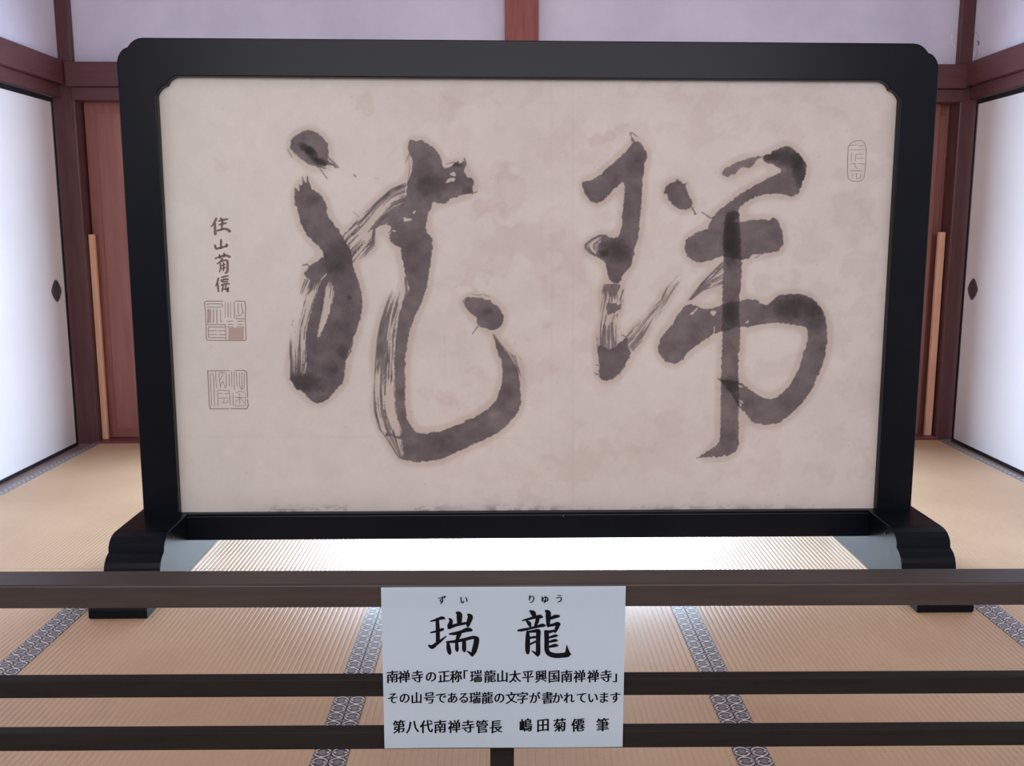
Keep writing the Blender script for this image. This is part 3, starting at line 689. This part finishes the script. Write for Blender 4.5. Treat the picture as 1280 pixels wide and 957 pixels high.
# ligature and body of the lower part
R2.ribbon(H_((1235, 170), (1150, 255), (1060, 345), (960, 480)), H_((1240, 345), (1160, 375), (1080, 400), (985, 475)), [[.9, .3, .2, .5, .9], [.95, .4, .75, .3, .9], [.97, .9, .8, .9, .95], [.9, .8, .7, .6, .5]], .78, 71, .9, 26)
R2.solid(H_((930, 520), (970, 508), (1030, 520), (1060, 540), (1100, 548), (1160, 545), (1230, 520)) + K_((300, 500), (410, 487), (480, 470), (560, 480), (580, 512), (645, 512), (700, 460), (730, 437), (820, 430), (900, 426), (980, 455), (1040, 510), (1085, 580), (1105, 650), (1114, 780), (1098, 880)) +
         L_((1090, 40), (1070, 110), (1035, 190), (985, 310), (910, 410), (800, 510), (720, 567), (640, 582), (560, 572), (520, 560), (470, 500), (425, 455), (395, 420), (340, 330), (290, 260), (225, 195), (270, 215), (410, 235), (500, 300), (600, 368), (690, 372), (760, 320), (840, 220), (890, 110), (918, 10)) +
         K_((945, 850), (958, 750), (942, 690), (880, 685), (800, 665), (650, 660), (560, 680), (480, 690), (410, 690), (270, 730), (200, 750)) + H_((1150, 755), (1100, 790), (1030, 840), (960, 890), (915, 957)) +
         I_((910, 50), (880, 85), (830, 93), (780, 75), (740, 40)) + H_((745, 930), (712, 870), (722, 840), (740, 770), (820, 690), (860, 620), (900, 560)), .70,
         cut=[K_((175, 570), (200, 560), (225, 570), (215, 600), (190, 600)), K_((205, 680), (216, 690), (214, 740), (206, 740)), K_((455, 655), (480, 640), (485, 648), (462, 662)), L_((405, 250), (440, 280), (425, 285), (405, 265)), L_((410, 375), (445, 400), (440, 410), (412, 390)), L_((408, 400), (430, 420), (425, 435), (410, 420)), H_((965, 600), (1040, 530), (1048, 536), (985, 600))])
R2.blot(994, 384, 32, 15, .62); R2.blot(1018, 400, 14, 18, .4); R2.blot(1022, 440, 14, 14, .12); R2.blot(985, 505, 22, 14, .15)
# the long upright crossing everything
R2.solid(J_((300, 745), (370, 720), (405, 735), (408, 800)) + K_((420, 30), (430, 180), (425, 330), (410, 440), (408, 600), (420, 700), (410, 880)) + L_((405, 0), (400, 120), (405, 230), (412, 430), (400, 500), (403, 640), (405, 760), (380, 795), (320, 828), (290, 818), (270, 828), (210, 838), (140, 833), (50, 853), (130, 805), (200, 760), (250, 720), (255, 640), (260, 500), (262, 300), (265, 150), (268, 0)) +
         K_((270, 900), (272, 800), (270, 600), (275, 470), (280, 300), (283, 120), (285, 0)) + J_((285, 850)), .70, over=.75)
R2.blot(914, 300, 10, 34, .7); R2.blot(914, 388, 10, 18, .45); R2.blot(914, 480, 12, 10, .35); R2.blot(914, 545, 8, 6, .2)
R2.done()

INK = np.array([.022, .020, .026])
HALO = np.array([.80, .74, .68])
def full_colour(u, v):
    c = paper_colour(u, v)
    h = np.clip(R1.get(R1.H, u, v) + R2.get(R2.H, u, v), 0, 1)[:, None] * .72
    c = c * (1 - h * (1 - HALO))
    d = np.clip(R1.get(R1.D, u, v) + R2.get(R2.D, u, v), 0, 1)[:, None]
    return c, d
def paper_only(u, v): return full_colour(u, v)[0]
def inked(u, v):
    c, d = full_colour(u, v); b0 = np.array([.965, .985, .93]); k = b0 + (.985 - b0) * sstep(d, .80, .95); return c * (1 - d * k) + .002 * d

paper = grid_mesh('paper_sheet', -1.222, 1.222, .185, 1.685, .0052, PD, paper_only, None, scr)
paper['label'] = 'aged paper sheet with brush calligraphy'
def reg(R, name, label):
    us = [R.u0, R.u0 + R.nu * RES]; vs = [R.v0, R.v0 + R.nv * RES]
    xs, zs = [], []
    for a in us:
        for b_ in vs:
            x, z = pic_to_board(np.array(a), np.array(b_), PD - .0006); xs.append(float(x)); zs.append(float(z))
    o = grid_mesh(name, min(xs), max(xs), min(zs), max(zs), .00145, PD - .0006, inked, lambda u, v: R.get(R.D, u, v), paper)
    o['label'] = label; return o
reg(R1, 'ink_character', 'grey-black cursive character on the left of the paper')
reg(R2, 'ink_character', 'grey-black cursive character on the right of the paper')

# ------------------------------------------------------------------ flat print helpers
def quad_poly(bm, pts3):
    try: bm.faces.new([bm.verts.new(p) for p in pts3])
    except ValueError: pass

def brush(bm, pts, to3, up_n=None):
    """a tapering brush stroke: pts = (u, v, half width) in picture units"""
    P = np.array(pts, float)
    # densify with a Catmull-Rom through the traced points
    Q = []
    for i in range(len(P) - 1):
        p0, p1, p2, p3 = P[max(i - 1, 0)], P[i], P[i + 1], P[min(i + 2, len(P) - 1)]
        for q in np.linspace(0, 1, 6, endpoint=False):
            Q.append(.5 * ((2 * p1) + (-p0 + p2) * q + (2 * p0 - 5 * p1 + 4 * p2 - p3) * q * q + (-p0 + 3 * p1 - 3 * p2 + p3) * q ** 3))
    Q.append(P[-1]); Q = np.array(Q)
    tan = np.gradient(Q[:, :2], axis=0); ln = np.maximum(np.hypot(tan[:, 0], tan[:, 1]), 1e-6)[:, None]; nr = np.stack([-tan[:, 1], tan[:, 0]], -1) / ln
    w_ = np.maximum(Q[:, 2], .02)[:, None]
    a = Q[:, :2] + nr * w_; b_ = Q[:, :2] - nr * w_
    va = [bm.verts.new(to3(*p)) for p in a]; vb = [bm.verts.new(to3(*p)) for p in b_]
    for i in range(len(Q) - 1): bm.faces.new((va[i], va[i + 1], vb[i + 1], vb[i]))
    for k, sg in ((0, -1), (len(Q) - 1, 1)):
        c = Q[k]; ang = math.atan2(tan[k, 1], tan[k, 0]) + (0 if sg > 0 else math.pi)
        ring = [bm.verts.new(to3(c[0] + c[2] * .9 * math.cos(ang + t_), c[1] + c[2] * .9 * math.sin(ang + t_))) for t_ in np.linspace(-math.pi / 2, math.pi / 2, 7)]
        bm.faces.new(ring)

# chips and a crack in the plaster near the right back corner, above the ledge
def on_right_wall(u, v):
    r = rays(float(u), float(v)); p = CAM + r * ((2.3893 - CAM[0]) / r[0]); return tuple(p)
def on_back_wall(u, v):
    r = rays(float(u), float(v)); y0 = YB + .0293; q = (y0 + KB * CAM[0] - CAM[1]) / (r[1] - KB * r[0]); return tuple(CAM + r * q)
M_chip = mat('bare_plaster', srgb(150, 143, 156), .9); M_chip_dark = mat('deep_plaster_chip', srgb(70, 60, 68), .9); M_chip_light = mat('fresh_plaster_scratch', srgb(226, 222, 232), .9)
for st, fn, m_, par in (([(1214, 41, .2), (1219, 40, .4), (1223, 45, .3), (1224, 52, .3)], on_right_wall, M_chip, 'wall_right'), ([(1222, 51, .5), (1223.5, 54, .9), (1222, 57, .4)], on_right_wall, M_chip_dark, 'wall_right'),
                        ([(1217, 64, .3), (1218, 69, .7), (1216, 75, .3)], on_right_wall, M_chip_light, 'wall_right'), ([(1221, 60, .2), (1221.5, 66, .5), (1219, 73, .4)], on_right_wall, M_chip, 'wall_right'),
                        ([(1189, 42, .4), (1190, 46, .7), (1188, 50, .3)], on_back_wall, M_chip_light, 'wall_back'), ([(1189, 52, .4), (1192, 58, .6), (1193, 62, .3)], on_back_wall, M_chip_light, 'wall_back')):
    bm = bmesh.new(); brush(bm, st, fn); me = bpy.data.meshes.new('plaster_chip'); bm.to_mesh(me); bm.free(); link('plaster_chip', me, m_, bpy.data.objects[par])

_glyph = {}
def glyph(ch, bold=0.0):
    if ch in _glyph: return _glyph[ch]
    cu = bpy.data.curves.new('g', 'FONT'); cu.body = ch; cu.size = 1; cu.offset = bold; cu.resolution_u = 3; cu.fill_mode = 'FRONT'
    o = bpy.data.objects.new('g', cu); COL.objects.link(o)
    dg = bpy.context.evaluated_depsgraph_get(); me = o.evaluated_get(dg).to_mesh()
    vs = np.array([v.co[:2] for v in me.vertices]) if len(me.vertices) else np.zeros((0, 2)); fs = [tuple(p.vertices) for p in me.polygons]
    o.to_mesh_clear(); bpy.data.objects.remove(o); bpy.data.curves.remove(cu)
    _glyph[ch] = (vs, fs); return _glyph[ch]

def put_glyph(bm, ch, u, v, size, to3, tilt=.10, sx=1.0, rot=0.0):
    vs, fs = glyph(ch)
    if not len(vs): return
    if ch in '「」': c = np.array([(vs[:, 0].min() + vs[:, 0].max()) / 2, .38])
    else: c = np.array([(vs[:, 0].min() + vs[:, 0].max()) / 2, .38]) 
    q = (vs - c) * size; q[:, 0] *= sx
    # brush-like slant: horizontals climb to the right, uprights lean a touch
    q[:, 1] += tilt * q[:, 0]
    for dx, dy in ((-.032 * size, 0), (0, .018 * size), (.032 * size, .004 * size)):       # two passes give the brush weight
        bv = [bm.verts.new(to3(u + a + dx, v - b_ + dy)) for a, b_ in q]
        for f in fs:
            try: bm.faces.new([bv[i] for i in f])
            except ValueError: pass

def flat(bm, name, m, parent):
    me = bpy.data.meshes.new(name); bm.to_mesh(me); bm.free()
    return link(name, me, m, parent)

# signature and seals on the paper
def onpaper(dd):
    def f(u, v):
        x, z = pic_to_board(np.array(float(u)), np.array(float(v)), PD - dd); return (float(x), PD - dd + LEAN * (float(z) - .2), float(z))
    return f
tp = onpaper(.0008)
bm = bmesh.new()
SG = lambda *p: [(255 + a / 8.867, 262 + b_ / 8.867, c * 1.45 / 8.867) for a, b_, c in p]
for st in ([(135, 100, 10), (110, 150, 8), (78, 190, 4)], [(120, 155, 9), (122, 210, 10), (125, 268, 12)], [(185, 95, 8), (205, 112, 6)], [(165, 125, 6), (215, 112, 8), (262, 104, 7)],
           [(165, 168, 5), (210, 155, 8), (250, 148, 5)], [(205, 120, 8), (200, 170, 8), (196, 225, 7)], [(150, 232, 8), (210, 215, 8), (250, 215, 10), (285, 238, 12)],
           [(190, 335, 9), (188, 380, 9), (190, 425, 9)], [(122, 395, 9), (135, 430, 9), (190, 420, 8), (240, 405, 8), (262, 392, 7)], [(248, 378, 6), (250, 405, 9)],
           [(125, 540, 6), (190, 518, 8), (240, 505, 9), (285, 522, 10)], [(170, 500, 7), (180, 535, 7)], [(222, 482, 7), (222, 520, 7)], [(205, 540, 7), (180, 575, 7), (145, 600, 5)], [(190, 575, 6), (230, 560, 7), (258, 570, 9), (262, 640, 9), (255, 690, 9), (235, 700, 6)],
           [(180, 600, 7), (185, 640, 7), (172, 690, 5)], [(200, 620, 5), (235, 605, 5)], [(215, 590, 6), (218, 640, 6), (215, 680, 5)], [(195, 655, 5), (240, 640, 5)],
           [(160, 760, 8), (145, 810, 7), (130, 845, 4)], [(150, 815, 8), (155, 860, 8), (160, 905, 7)], [(195, 750, 6), (235, 738, 7), (268, 735, 5)], [(190, 785, 8), (230, 770, 8), (265, 772, 8)], [(200, 800, 6), (260, 795, 6)], [(195, 835, 7), (240, 820, 7), (280, 822, 6)], [(215, 840, 6), (205, 870, 6), (200, 905, 6)], [(245, 830, 6), (240, 860, 6), (260, 905, 7)], [(205, 880, 6), (262, 878, 7)], [(268, 860, 6), (268, 905, 7)]):
    brush(bm, SG(*st), tp)
o = flat(bm, 'signature', M_brownink, paper); o['label'] = 'column of four small brown brushed characters'

def seal(name, org, sc, lines, fills, label, wl=.55):
    bm = bmesh.new()
    for ln in lines:
        wd = wl
        if isinstance(ln, tuple): ln, wd = ln
        P = [(org[0] + a / sc, org[1] + b_ / sc) for a, b_ in ln]
        for p, q in zip(P, P[1:]):
            d = math.hypot(q[0] - p[0], q[1] - p[1]) or 1; n = (-(q[1] - p[1]) / d * wd, (q[0] - p[0]) / d * wd); e = ((q[0] - p[0]) / d * wd * .6, (q[1] - p[1]) / d * wd * .6)
            quad_poly(bm, [tp(p[0] - e[0] + n[0], p[1] - e[1] + n[1]), tp(q[0] + e[0] + n[0], q[1] + e[1] + n[1]), tp(q[0] + e[0] - n[0], q[1] + e[1] - n[1]), tp(p[0] - e[0] - n[0], p[1] - e[1] - n[1])])
    o = flat(bm, name, M_seal, paper); o['label'] = label
    if fills:
        t2 = onpaper(.0007)
        for f in fills:
            bm = bmesh.new(); quad_poly(bm, [t2(org[0] + a / sc, org[1] + b_ / sc) for a, b_ in f])
            flat(bm, 'seal_fill', M_seal_fill, paper)
    return o
seal('seal_stamp', (250, 370), 15.43,
     [([(85, 130), (110, 105), (150, 95), (440, 95)],  .6), ([(690, 95), (860, 100), (880, 180), (872, 440), (880, 600), (890, 840), (860, 858)], .6), ([(85, 130), (100, 250), (108, 400), (118, 560), (120, 800), (135, 850), (500, 855), (860, 858)], .6),
      [(130, 160), (200, 145), (420, 150), (435, 170), (430, 210)], [(140, 212), (400, 215)], [(155, 250), (150, 520)], ([(210, 270), (205, 500)], .35), ([(262, 260), (258, 510)], .6), ([(325, 260), (325, 520)], .6), ([(395, 270), (400, 500), (440, 480)], .4), [(130, 545), (490, 550)],
      [(170, 590), (480, 598)], [(180, 668), (320, 665)], [(360, 668), (480, 665)], [(175, 740), (320, 738)], [(365, 742), (480, 742)], [(180, 798), (480, 800)], [(160, 590), (165, 800)], [(490, 560), (500, 850)],
      ([(485, 120), (490, 420)], .35), [(540, 130), (540, 400)], ([(590, 120), (592, 420)], .35), [(660, 110), (665, 420)], [(735, 140), (740, 330)], [(800, 140), (805, 220), (830, 320), (780, 370), (700, 380)], [(690, 430), (860, 440)],
      [(530, 485), (640, 480)], [(540, 545), (640, 545)], [(720, 485), (830, 480)], [(735, 545), (820, 550)], [(525, 590), (650, 600)], [(700, 590), (845, 600)]],
     [[(550, 610), (840, 612), (845, 850), (545, 850)], [(140, 250), (205, 250), (205, 500), (150, 520)]], 'square brown seal stamp directly below the small signature')
seal('seal_stamp', (250, 455), 15.43,
     [([(150, 130), (240, 125), (570, 122)], .55), ([(680, 122), (850, 118), (900, 160), (905, 300), (912, 480), (920, 640)], .65), ([(915, 680), (930, 800), (900, 860), (600, 855)], .75), ([(560, 860), (200, 860), (180, 800), (165, 500), (150, 130)], .65),
      [(195, 190), (210, 500), (225, 800)], [(230, 170), (262, 230), (270, 500), (280, 810)], [(300, 140), (305, 300), (320, 450)], [(340, 510), (345, 810)],
      [(370, 170), (370, 300), (400, 460)], [(370, 330), (440, 200), (420, 160)], [(390, 420), (440, 330), (490, 460)], [(500, 180), (510, 400), (480, 460)], [(560, 190), (565, 430)], [(370, 150), (490, 160)],
      [(340, 575), (420, 560)], [(345, 500), (560, 510), (575, 600), (585, 780)], [(480, 570), (570, 570)], [(350, 650), (570, 650)], [(420, 745), (540, 740), (520, 690)], [(465, 670), (455, 740)],
      [(610, 140), (615, 430)], [(660, 150), (665, 500)], [(705, 160), (715, 420)], [(760, 170), (765, 420), (800, 490), (850, 450), (855, 180)], [(808, 160), (812, 480)], [(635, 560), (640, 780), (680, 805), (870, 800), (885, 560)],
      [(690, 560), (760, 520), (860, 545)], [(680, 640), (860, 640)], [(765, 560), (765, 770)], [(750, 650), (680, 740)], [(780, 650), (850, 745)]], None, 'outlined square seal stamp, the lower of the two on the left', .42)
seal('seal_stamp', (1040, 160), 10.63,
     [([(350, 160), (400, 165), (440, 205), (455, 300), (445, 500), (430, 640), (390, 695), (340, 710), (270, 705), (220, 670), (205, 600), (210, 400), (215, 250), (250, 195), (350, 160)], .45),
      [(240, 230), (330, 225)], [(350, 240), (430, 230)], [(230, 290), (430, 285)], [(260, 330), (255, 440)], [(320, 340), (310, 440)], [(330, 350), (420, 345)], [(330, 400), (420, 400)], [(230, 480), (320, 470)], [(340, 470), (440, 480)], [(290, 470), (330, 540)],
      ([(240, 568), (400, 566)], .5), [(270, 610), (265, 670)], ([(325, 600), (325, 675)], .45), ([(380, 610), (380, 655), (340, 670)], .45)], None, 'faint oval seal stamp near the upper right corner of the paper', .36)

# ------------------------------------------------------------------ barrier rail and notice
RY = .012
bar = empty('barrier_rail', (0, 1.52, 0), (0, .0032, RY)); tag(bar, 'dark wooden barrier with one thick top rail and two slats in front of the screen', 'barrier')
# top rail with a chamfered back edge
prism('top_rail', [(.0, .549), (.0, .586), (.003, .589), (.068, .589), (.074, .584), (.074, .549)], -1.75, 1.75, 'x', M_rail, bar, bevel=.0015)
box('slat', -1.75, 1.75, 0.002, .026, .3875, .4195, M_slat, bar, bevel=.002)
box('slat', -1.75, 1.75, 0.002, .026, .2905, .3235, M_slat, bar, bevel=.002)
for x in (-1.62, -.086, 1.62):
    o = box('post', x - .021, x + .021, .027, .067, .0015, .549, M_slat, bar, bevel=.003)
    box('foot_block', x - .04, x + .04, -.09, .19, .0015, .042, M_slat, bar, bevel=.004)

SO = np.array([-.0820, 1.5085 - .0005, .4425])
SC = [pic for pic in ((474.5, 734.5), (780.7, 732), (779.5, 933), (482.5, 934.5))]
KY = .012
def sign3(u, v, off=0.0):
    r = rays(float(u), float(v)); y0 = 1.5145 - off
    q = (y0 + KY * CAM[0] - CAM[1]) / (r[1] - KY * r[0]); p = CAM + q * r
    return p
corn = [sign3(*c) for c in SC]
# square the sheet up: mean width / height, mean tilt
w_ = (np.linalg.norm(corn[1] - corn[0]) + np.linalg.norm(corn[2] - corn[3])) / 2; h_ = (np.linalg.norm(corn[3] - corn[0]) + np.linalg.norm(corn[2] - corn[1])) / 2
cen = sum(corn) / 4; exs = (corn[1] - corn[0]) + (corn[2] - corn[3]); exs /= np.linalg.norm(exs); ezs = (corn[0] - corn[3]) + (corn[1] - corn[2]); ezs -= exs * (ezs @ exs); ezs /= np.linalg.norm(ezs)
eys = np.cross(ezs, exs)
sg = empty('notice_sheet', tuple(cen)); sg.matrix_world = Matrix(((exs[0], -eys[0] * -1, ezs[0], cen[0]), (exs[1], -eys[1] * -1, ezs[1], cen[1]), (exs[2], -eys[2] * -1, ezs[2], cen[2]), (0, 0, 0, 1)))
tag(sg, 'white laminated notice with Japanese lettering fixed to the front of the dark barrier', 'notice')
bm = bmesh.new(); nn = 24
def bow(x, z): return .0009 * math.sin(x * 14) * (z / h_ - .5) * 1.0
for dy, fl_ in ((-.0006, False), (.0006, True)):
    g = [[bm.verts.new((-w_ / 2 + w_ * i / nn, dy + bow(-w_ / 2 + w_ * i / nn, -h_ / 2 + h_ * j / 8), -h_ / 2 + h_ * j / 8)) for i in range(nn + 1)] for j in range(9)]
    for j in range(8):
        for i in range(nn): bm.faces.new((g[j][i], g[j][i + 1], g[j + 1][i + 1], g[j + 1][i]))
bm.normal_update()
finish(bm, 'sheet', M_sign, sg)
def on_sign(u, v):
    p = sign3(u, v) - cen; x = float(p @ exs); z = float(p @ ezs); return (x, -.0010 + bow(x, z) , z)
bm = bmesh.new()
Z1 = lambda *p: [(530 + a / 12.76, 755 + b_ / 12.76, c * 1.12 / 12.76) for a, b_, c in p]
Z2 = lambda *p: [(640 + a / 11.96, 750 + b_ / 11.96, c * 1.1 / 11.96) for a, b_, c in p]
for st in ([(102, 268, 9), (190, 245, 17), (280, 215, 24), (325, 222, 17)], [(105, 448, 10), (170, 435, 15), (250, 412, 20), (300, 395, 22)], [(212, 235, 26), (220, 400, 30), (222, 600, 30)],
           [(80, 655, 16), (130, 678, 30), (190, 635, 26), (270, 575, 19), (352, 508, 9)], [(408, 228, 16), (432, 265, 26), (408, 345, 34), (402, 372, 18)], [(400, 368, 26), (520, 325, 22), (690, 295, 18)],
           [(522, 130, 18), (563, 165, 42), (562, 300, 32)], [(708, 162, 20), (738, 200, 40), (715, 280, 32), (700, 338, 24)], [(405, 470, 12), (500, 462, 24), (600, 432, 24), (690, 402, 32), (755, 408, 22)],
           [(568, 465, 34), (542, 520, 28), (522, 575, 20)], [(358, 597, 12), (480, 590, 21), (640, 560, 24), (780, 525, 24), (850, 540, 26)], [(383, 612, 22), (393, 700, 32), (410, 775, 28)],
           [(520, 590, 22), (525, 700, 28), (530, 735, 22)], [(640, 580, 28), (640, 700, 32), (645, 742, 22)], [(842, 550, 40), (825, 650, 40), (800, 740, 38), (772, 812, 18)], [(770, 818, 14), (735, 775, 20), (685, 742, 6)]):
    brush(bm, Z1(*st), on_sign)
flat(bm, 'title_character', M_inkprint, sg)['label'] = 'left of the two large black title characters'
bm = bmesh.new()
for st in ([(270, 157, 14), (312, 185, 36), (330, 220, 30), (335, 255, 20)], [(155, 298, 9), (250, 275, 17), (350, 248, 20), (420, 240, 28), (450, 245, 16)], [(215, 303, 12), (255, 340, 28), (270, 378, 20)],
           [(385, 265, 26), (375, 310, 27), (350, 370, 20)], [(85, 447, 11), (150, 440, 20), (280, 412, 17), (400, 382, 20), (450, 370, 25), (488, 372, 18)], [(235, 465, 20), (235, 550, 31), (232, 700, 34), (235, 778, 27)],
           [(220, 470, 12), (300, 460, 19), (380, 450, 26), (410, 460, 20)], [(395, 460, 32), (390, 600, 31), (390, 780, 31), (386, 822, 16)], [(385, 828, 12), (345, 785, 16), (295, 748, 6)], [(260, 556, 15), (345, 545, 18)], [(260, 657, 13), (350, 612, 15)],
           [(505, 157, 18), (540, 185, 38), (540, 280, 33), (540, 378, 22)], [(578, 267, 20), (640, 240, 26), (700, 232, 18)], [(540, 377, 17), (620, 360, 21), (680, 345, 27), (708, 352, 20)], [(690, 360, 27), (665, 420, 26), (642, 468, 16)],
           [(490, 455, 13), (560, 465, 21), (628, 450, 16)], [(515, 470, 33), (518, 600, 33), (520, 730, 33), (560, 795, 34), (650, 820, 34), (760, 815, 34), (840, 802, 36), (868, 800, 16)], [(832, 795, 40), (822, 720, 18), (818, 668, 6)],
           [(555, 552, 15), (640, 527, 20), (675, 525, 13)], [(555, 617, 15), (640, 595, 22), (675, 596, 13)], [(555, 690, 15), (640, 670, 24), (685, 670, 12)]):
    brush(bm, Z2(*st), on_sign)
flat(bm, 'title_character', M_inkprint, sg)['label'] = 'right of the two large black title characters'
U4 = lambda a: 470 + a / 4.0
V4 = lambda a: 720 + a / 4.0
for ch, a, b_ in zip('ずいりゅう', (330, 440, 778, 845, 915), (117, 116, 112, 121, 110)):
    bm = bmesh.new(); put_glyph(bm, ch, U4(a), V4(b_) - (3 if ch == 'ゅ' else 0), 11.5 if ch != 'ゅ' else 13, on_sign, .04, .95); flat(bm, 'reading_character', M_inkprint, sg)
def line(txt, xs, y0, y1, size, name):
    bm = bmesh.new(); x0, x1 = xs[0], xs[-1]
    for ch, a in zip(txt, xs):
        b_ = y0 + (y1 - y0) * (a - x0) / (x1 - x0); kana = ord(ch) < 0x3100 and ch not in '「」'
        put_glyph(bm, ch, U4(a), V4(b_), size * (.96 if kana else 1), on_sign, .05 if kana else (.0 if ch in '「」' else .11), .95)
    flat(bm, name, M_inkprint, sg)
line('南禅寺の正称「瑞龍山太平興国南禅禅寺」', [82, 140, 207, 275, 340, 400, 449, 500, 570, 632, 695, 760, 825, 890, 953, 1017, 1085, 1150, 1193], 500, 496, 16.4, 'text_line')
line('その山号である瑞龍の文字が書かれています', [84, 143, 203, 267, 325, 383, 438, 495, 557, 617, 677, 733, 795, 857, 908, 965, 1027, 1085, 1140, 1197], 607, 603, 15.8, 'text_line')
line('第八代南禅寺管長', [115, 183, 252, 321, 391, 460, 530, 600], 750, 749, 17.4, 'text_line')
line('嶋田菊僊筆', [750, 835, 918, 1010, 1133], 741, 739, 17.8, 'text_line')

structure(box('trim_22', -9, 9, -7.4, -6.6, -.6, 3.0, mat('unseen_hedge_green', srgb(62, 74, 50), .9), bevel=0), 'unseen dark green hedge added behind the visitor to darken reflections', 'hedge')  # unseen hedge, added so the black lacquer reflects something dark
# ground outside the open sides of the room
g = box('ground', -14, 14, -12, 18, -.62, -.60, mat('raked_gravel', srgb(196, 192, 186), .9), bevel=0)
structure(g, 'pale gravel ground outside the room', 'ground')
for nm, y0, y1, lb in (('trim_20', 5.42, 6.6, 'wooden veranda boards beyond the back doors'), ('trim_21', -2.2, -.66, 'wooden veranda boards where the visitor stands')):
    structure(box(nm, -2.7, 2.7, y0, y1, -.12, -.03, M_sub, bevel=.003), lb, 'veranda')
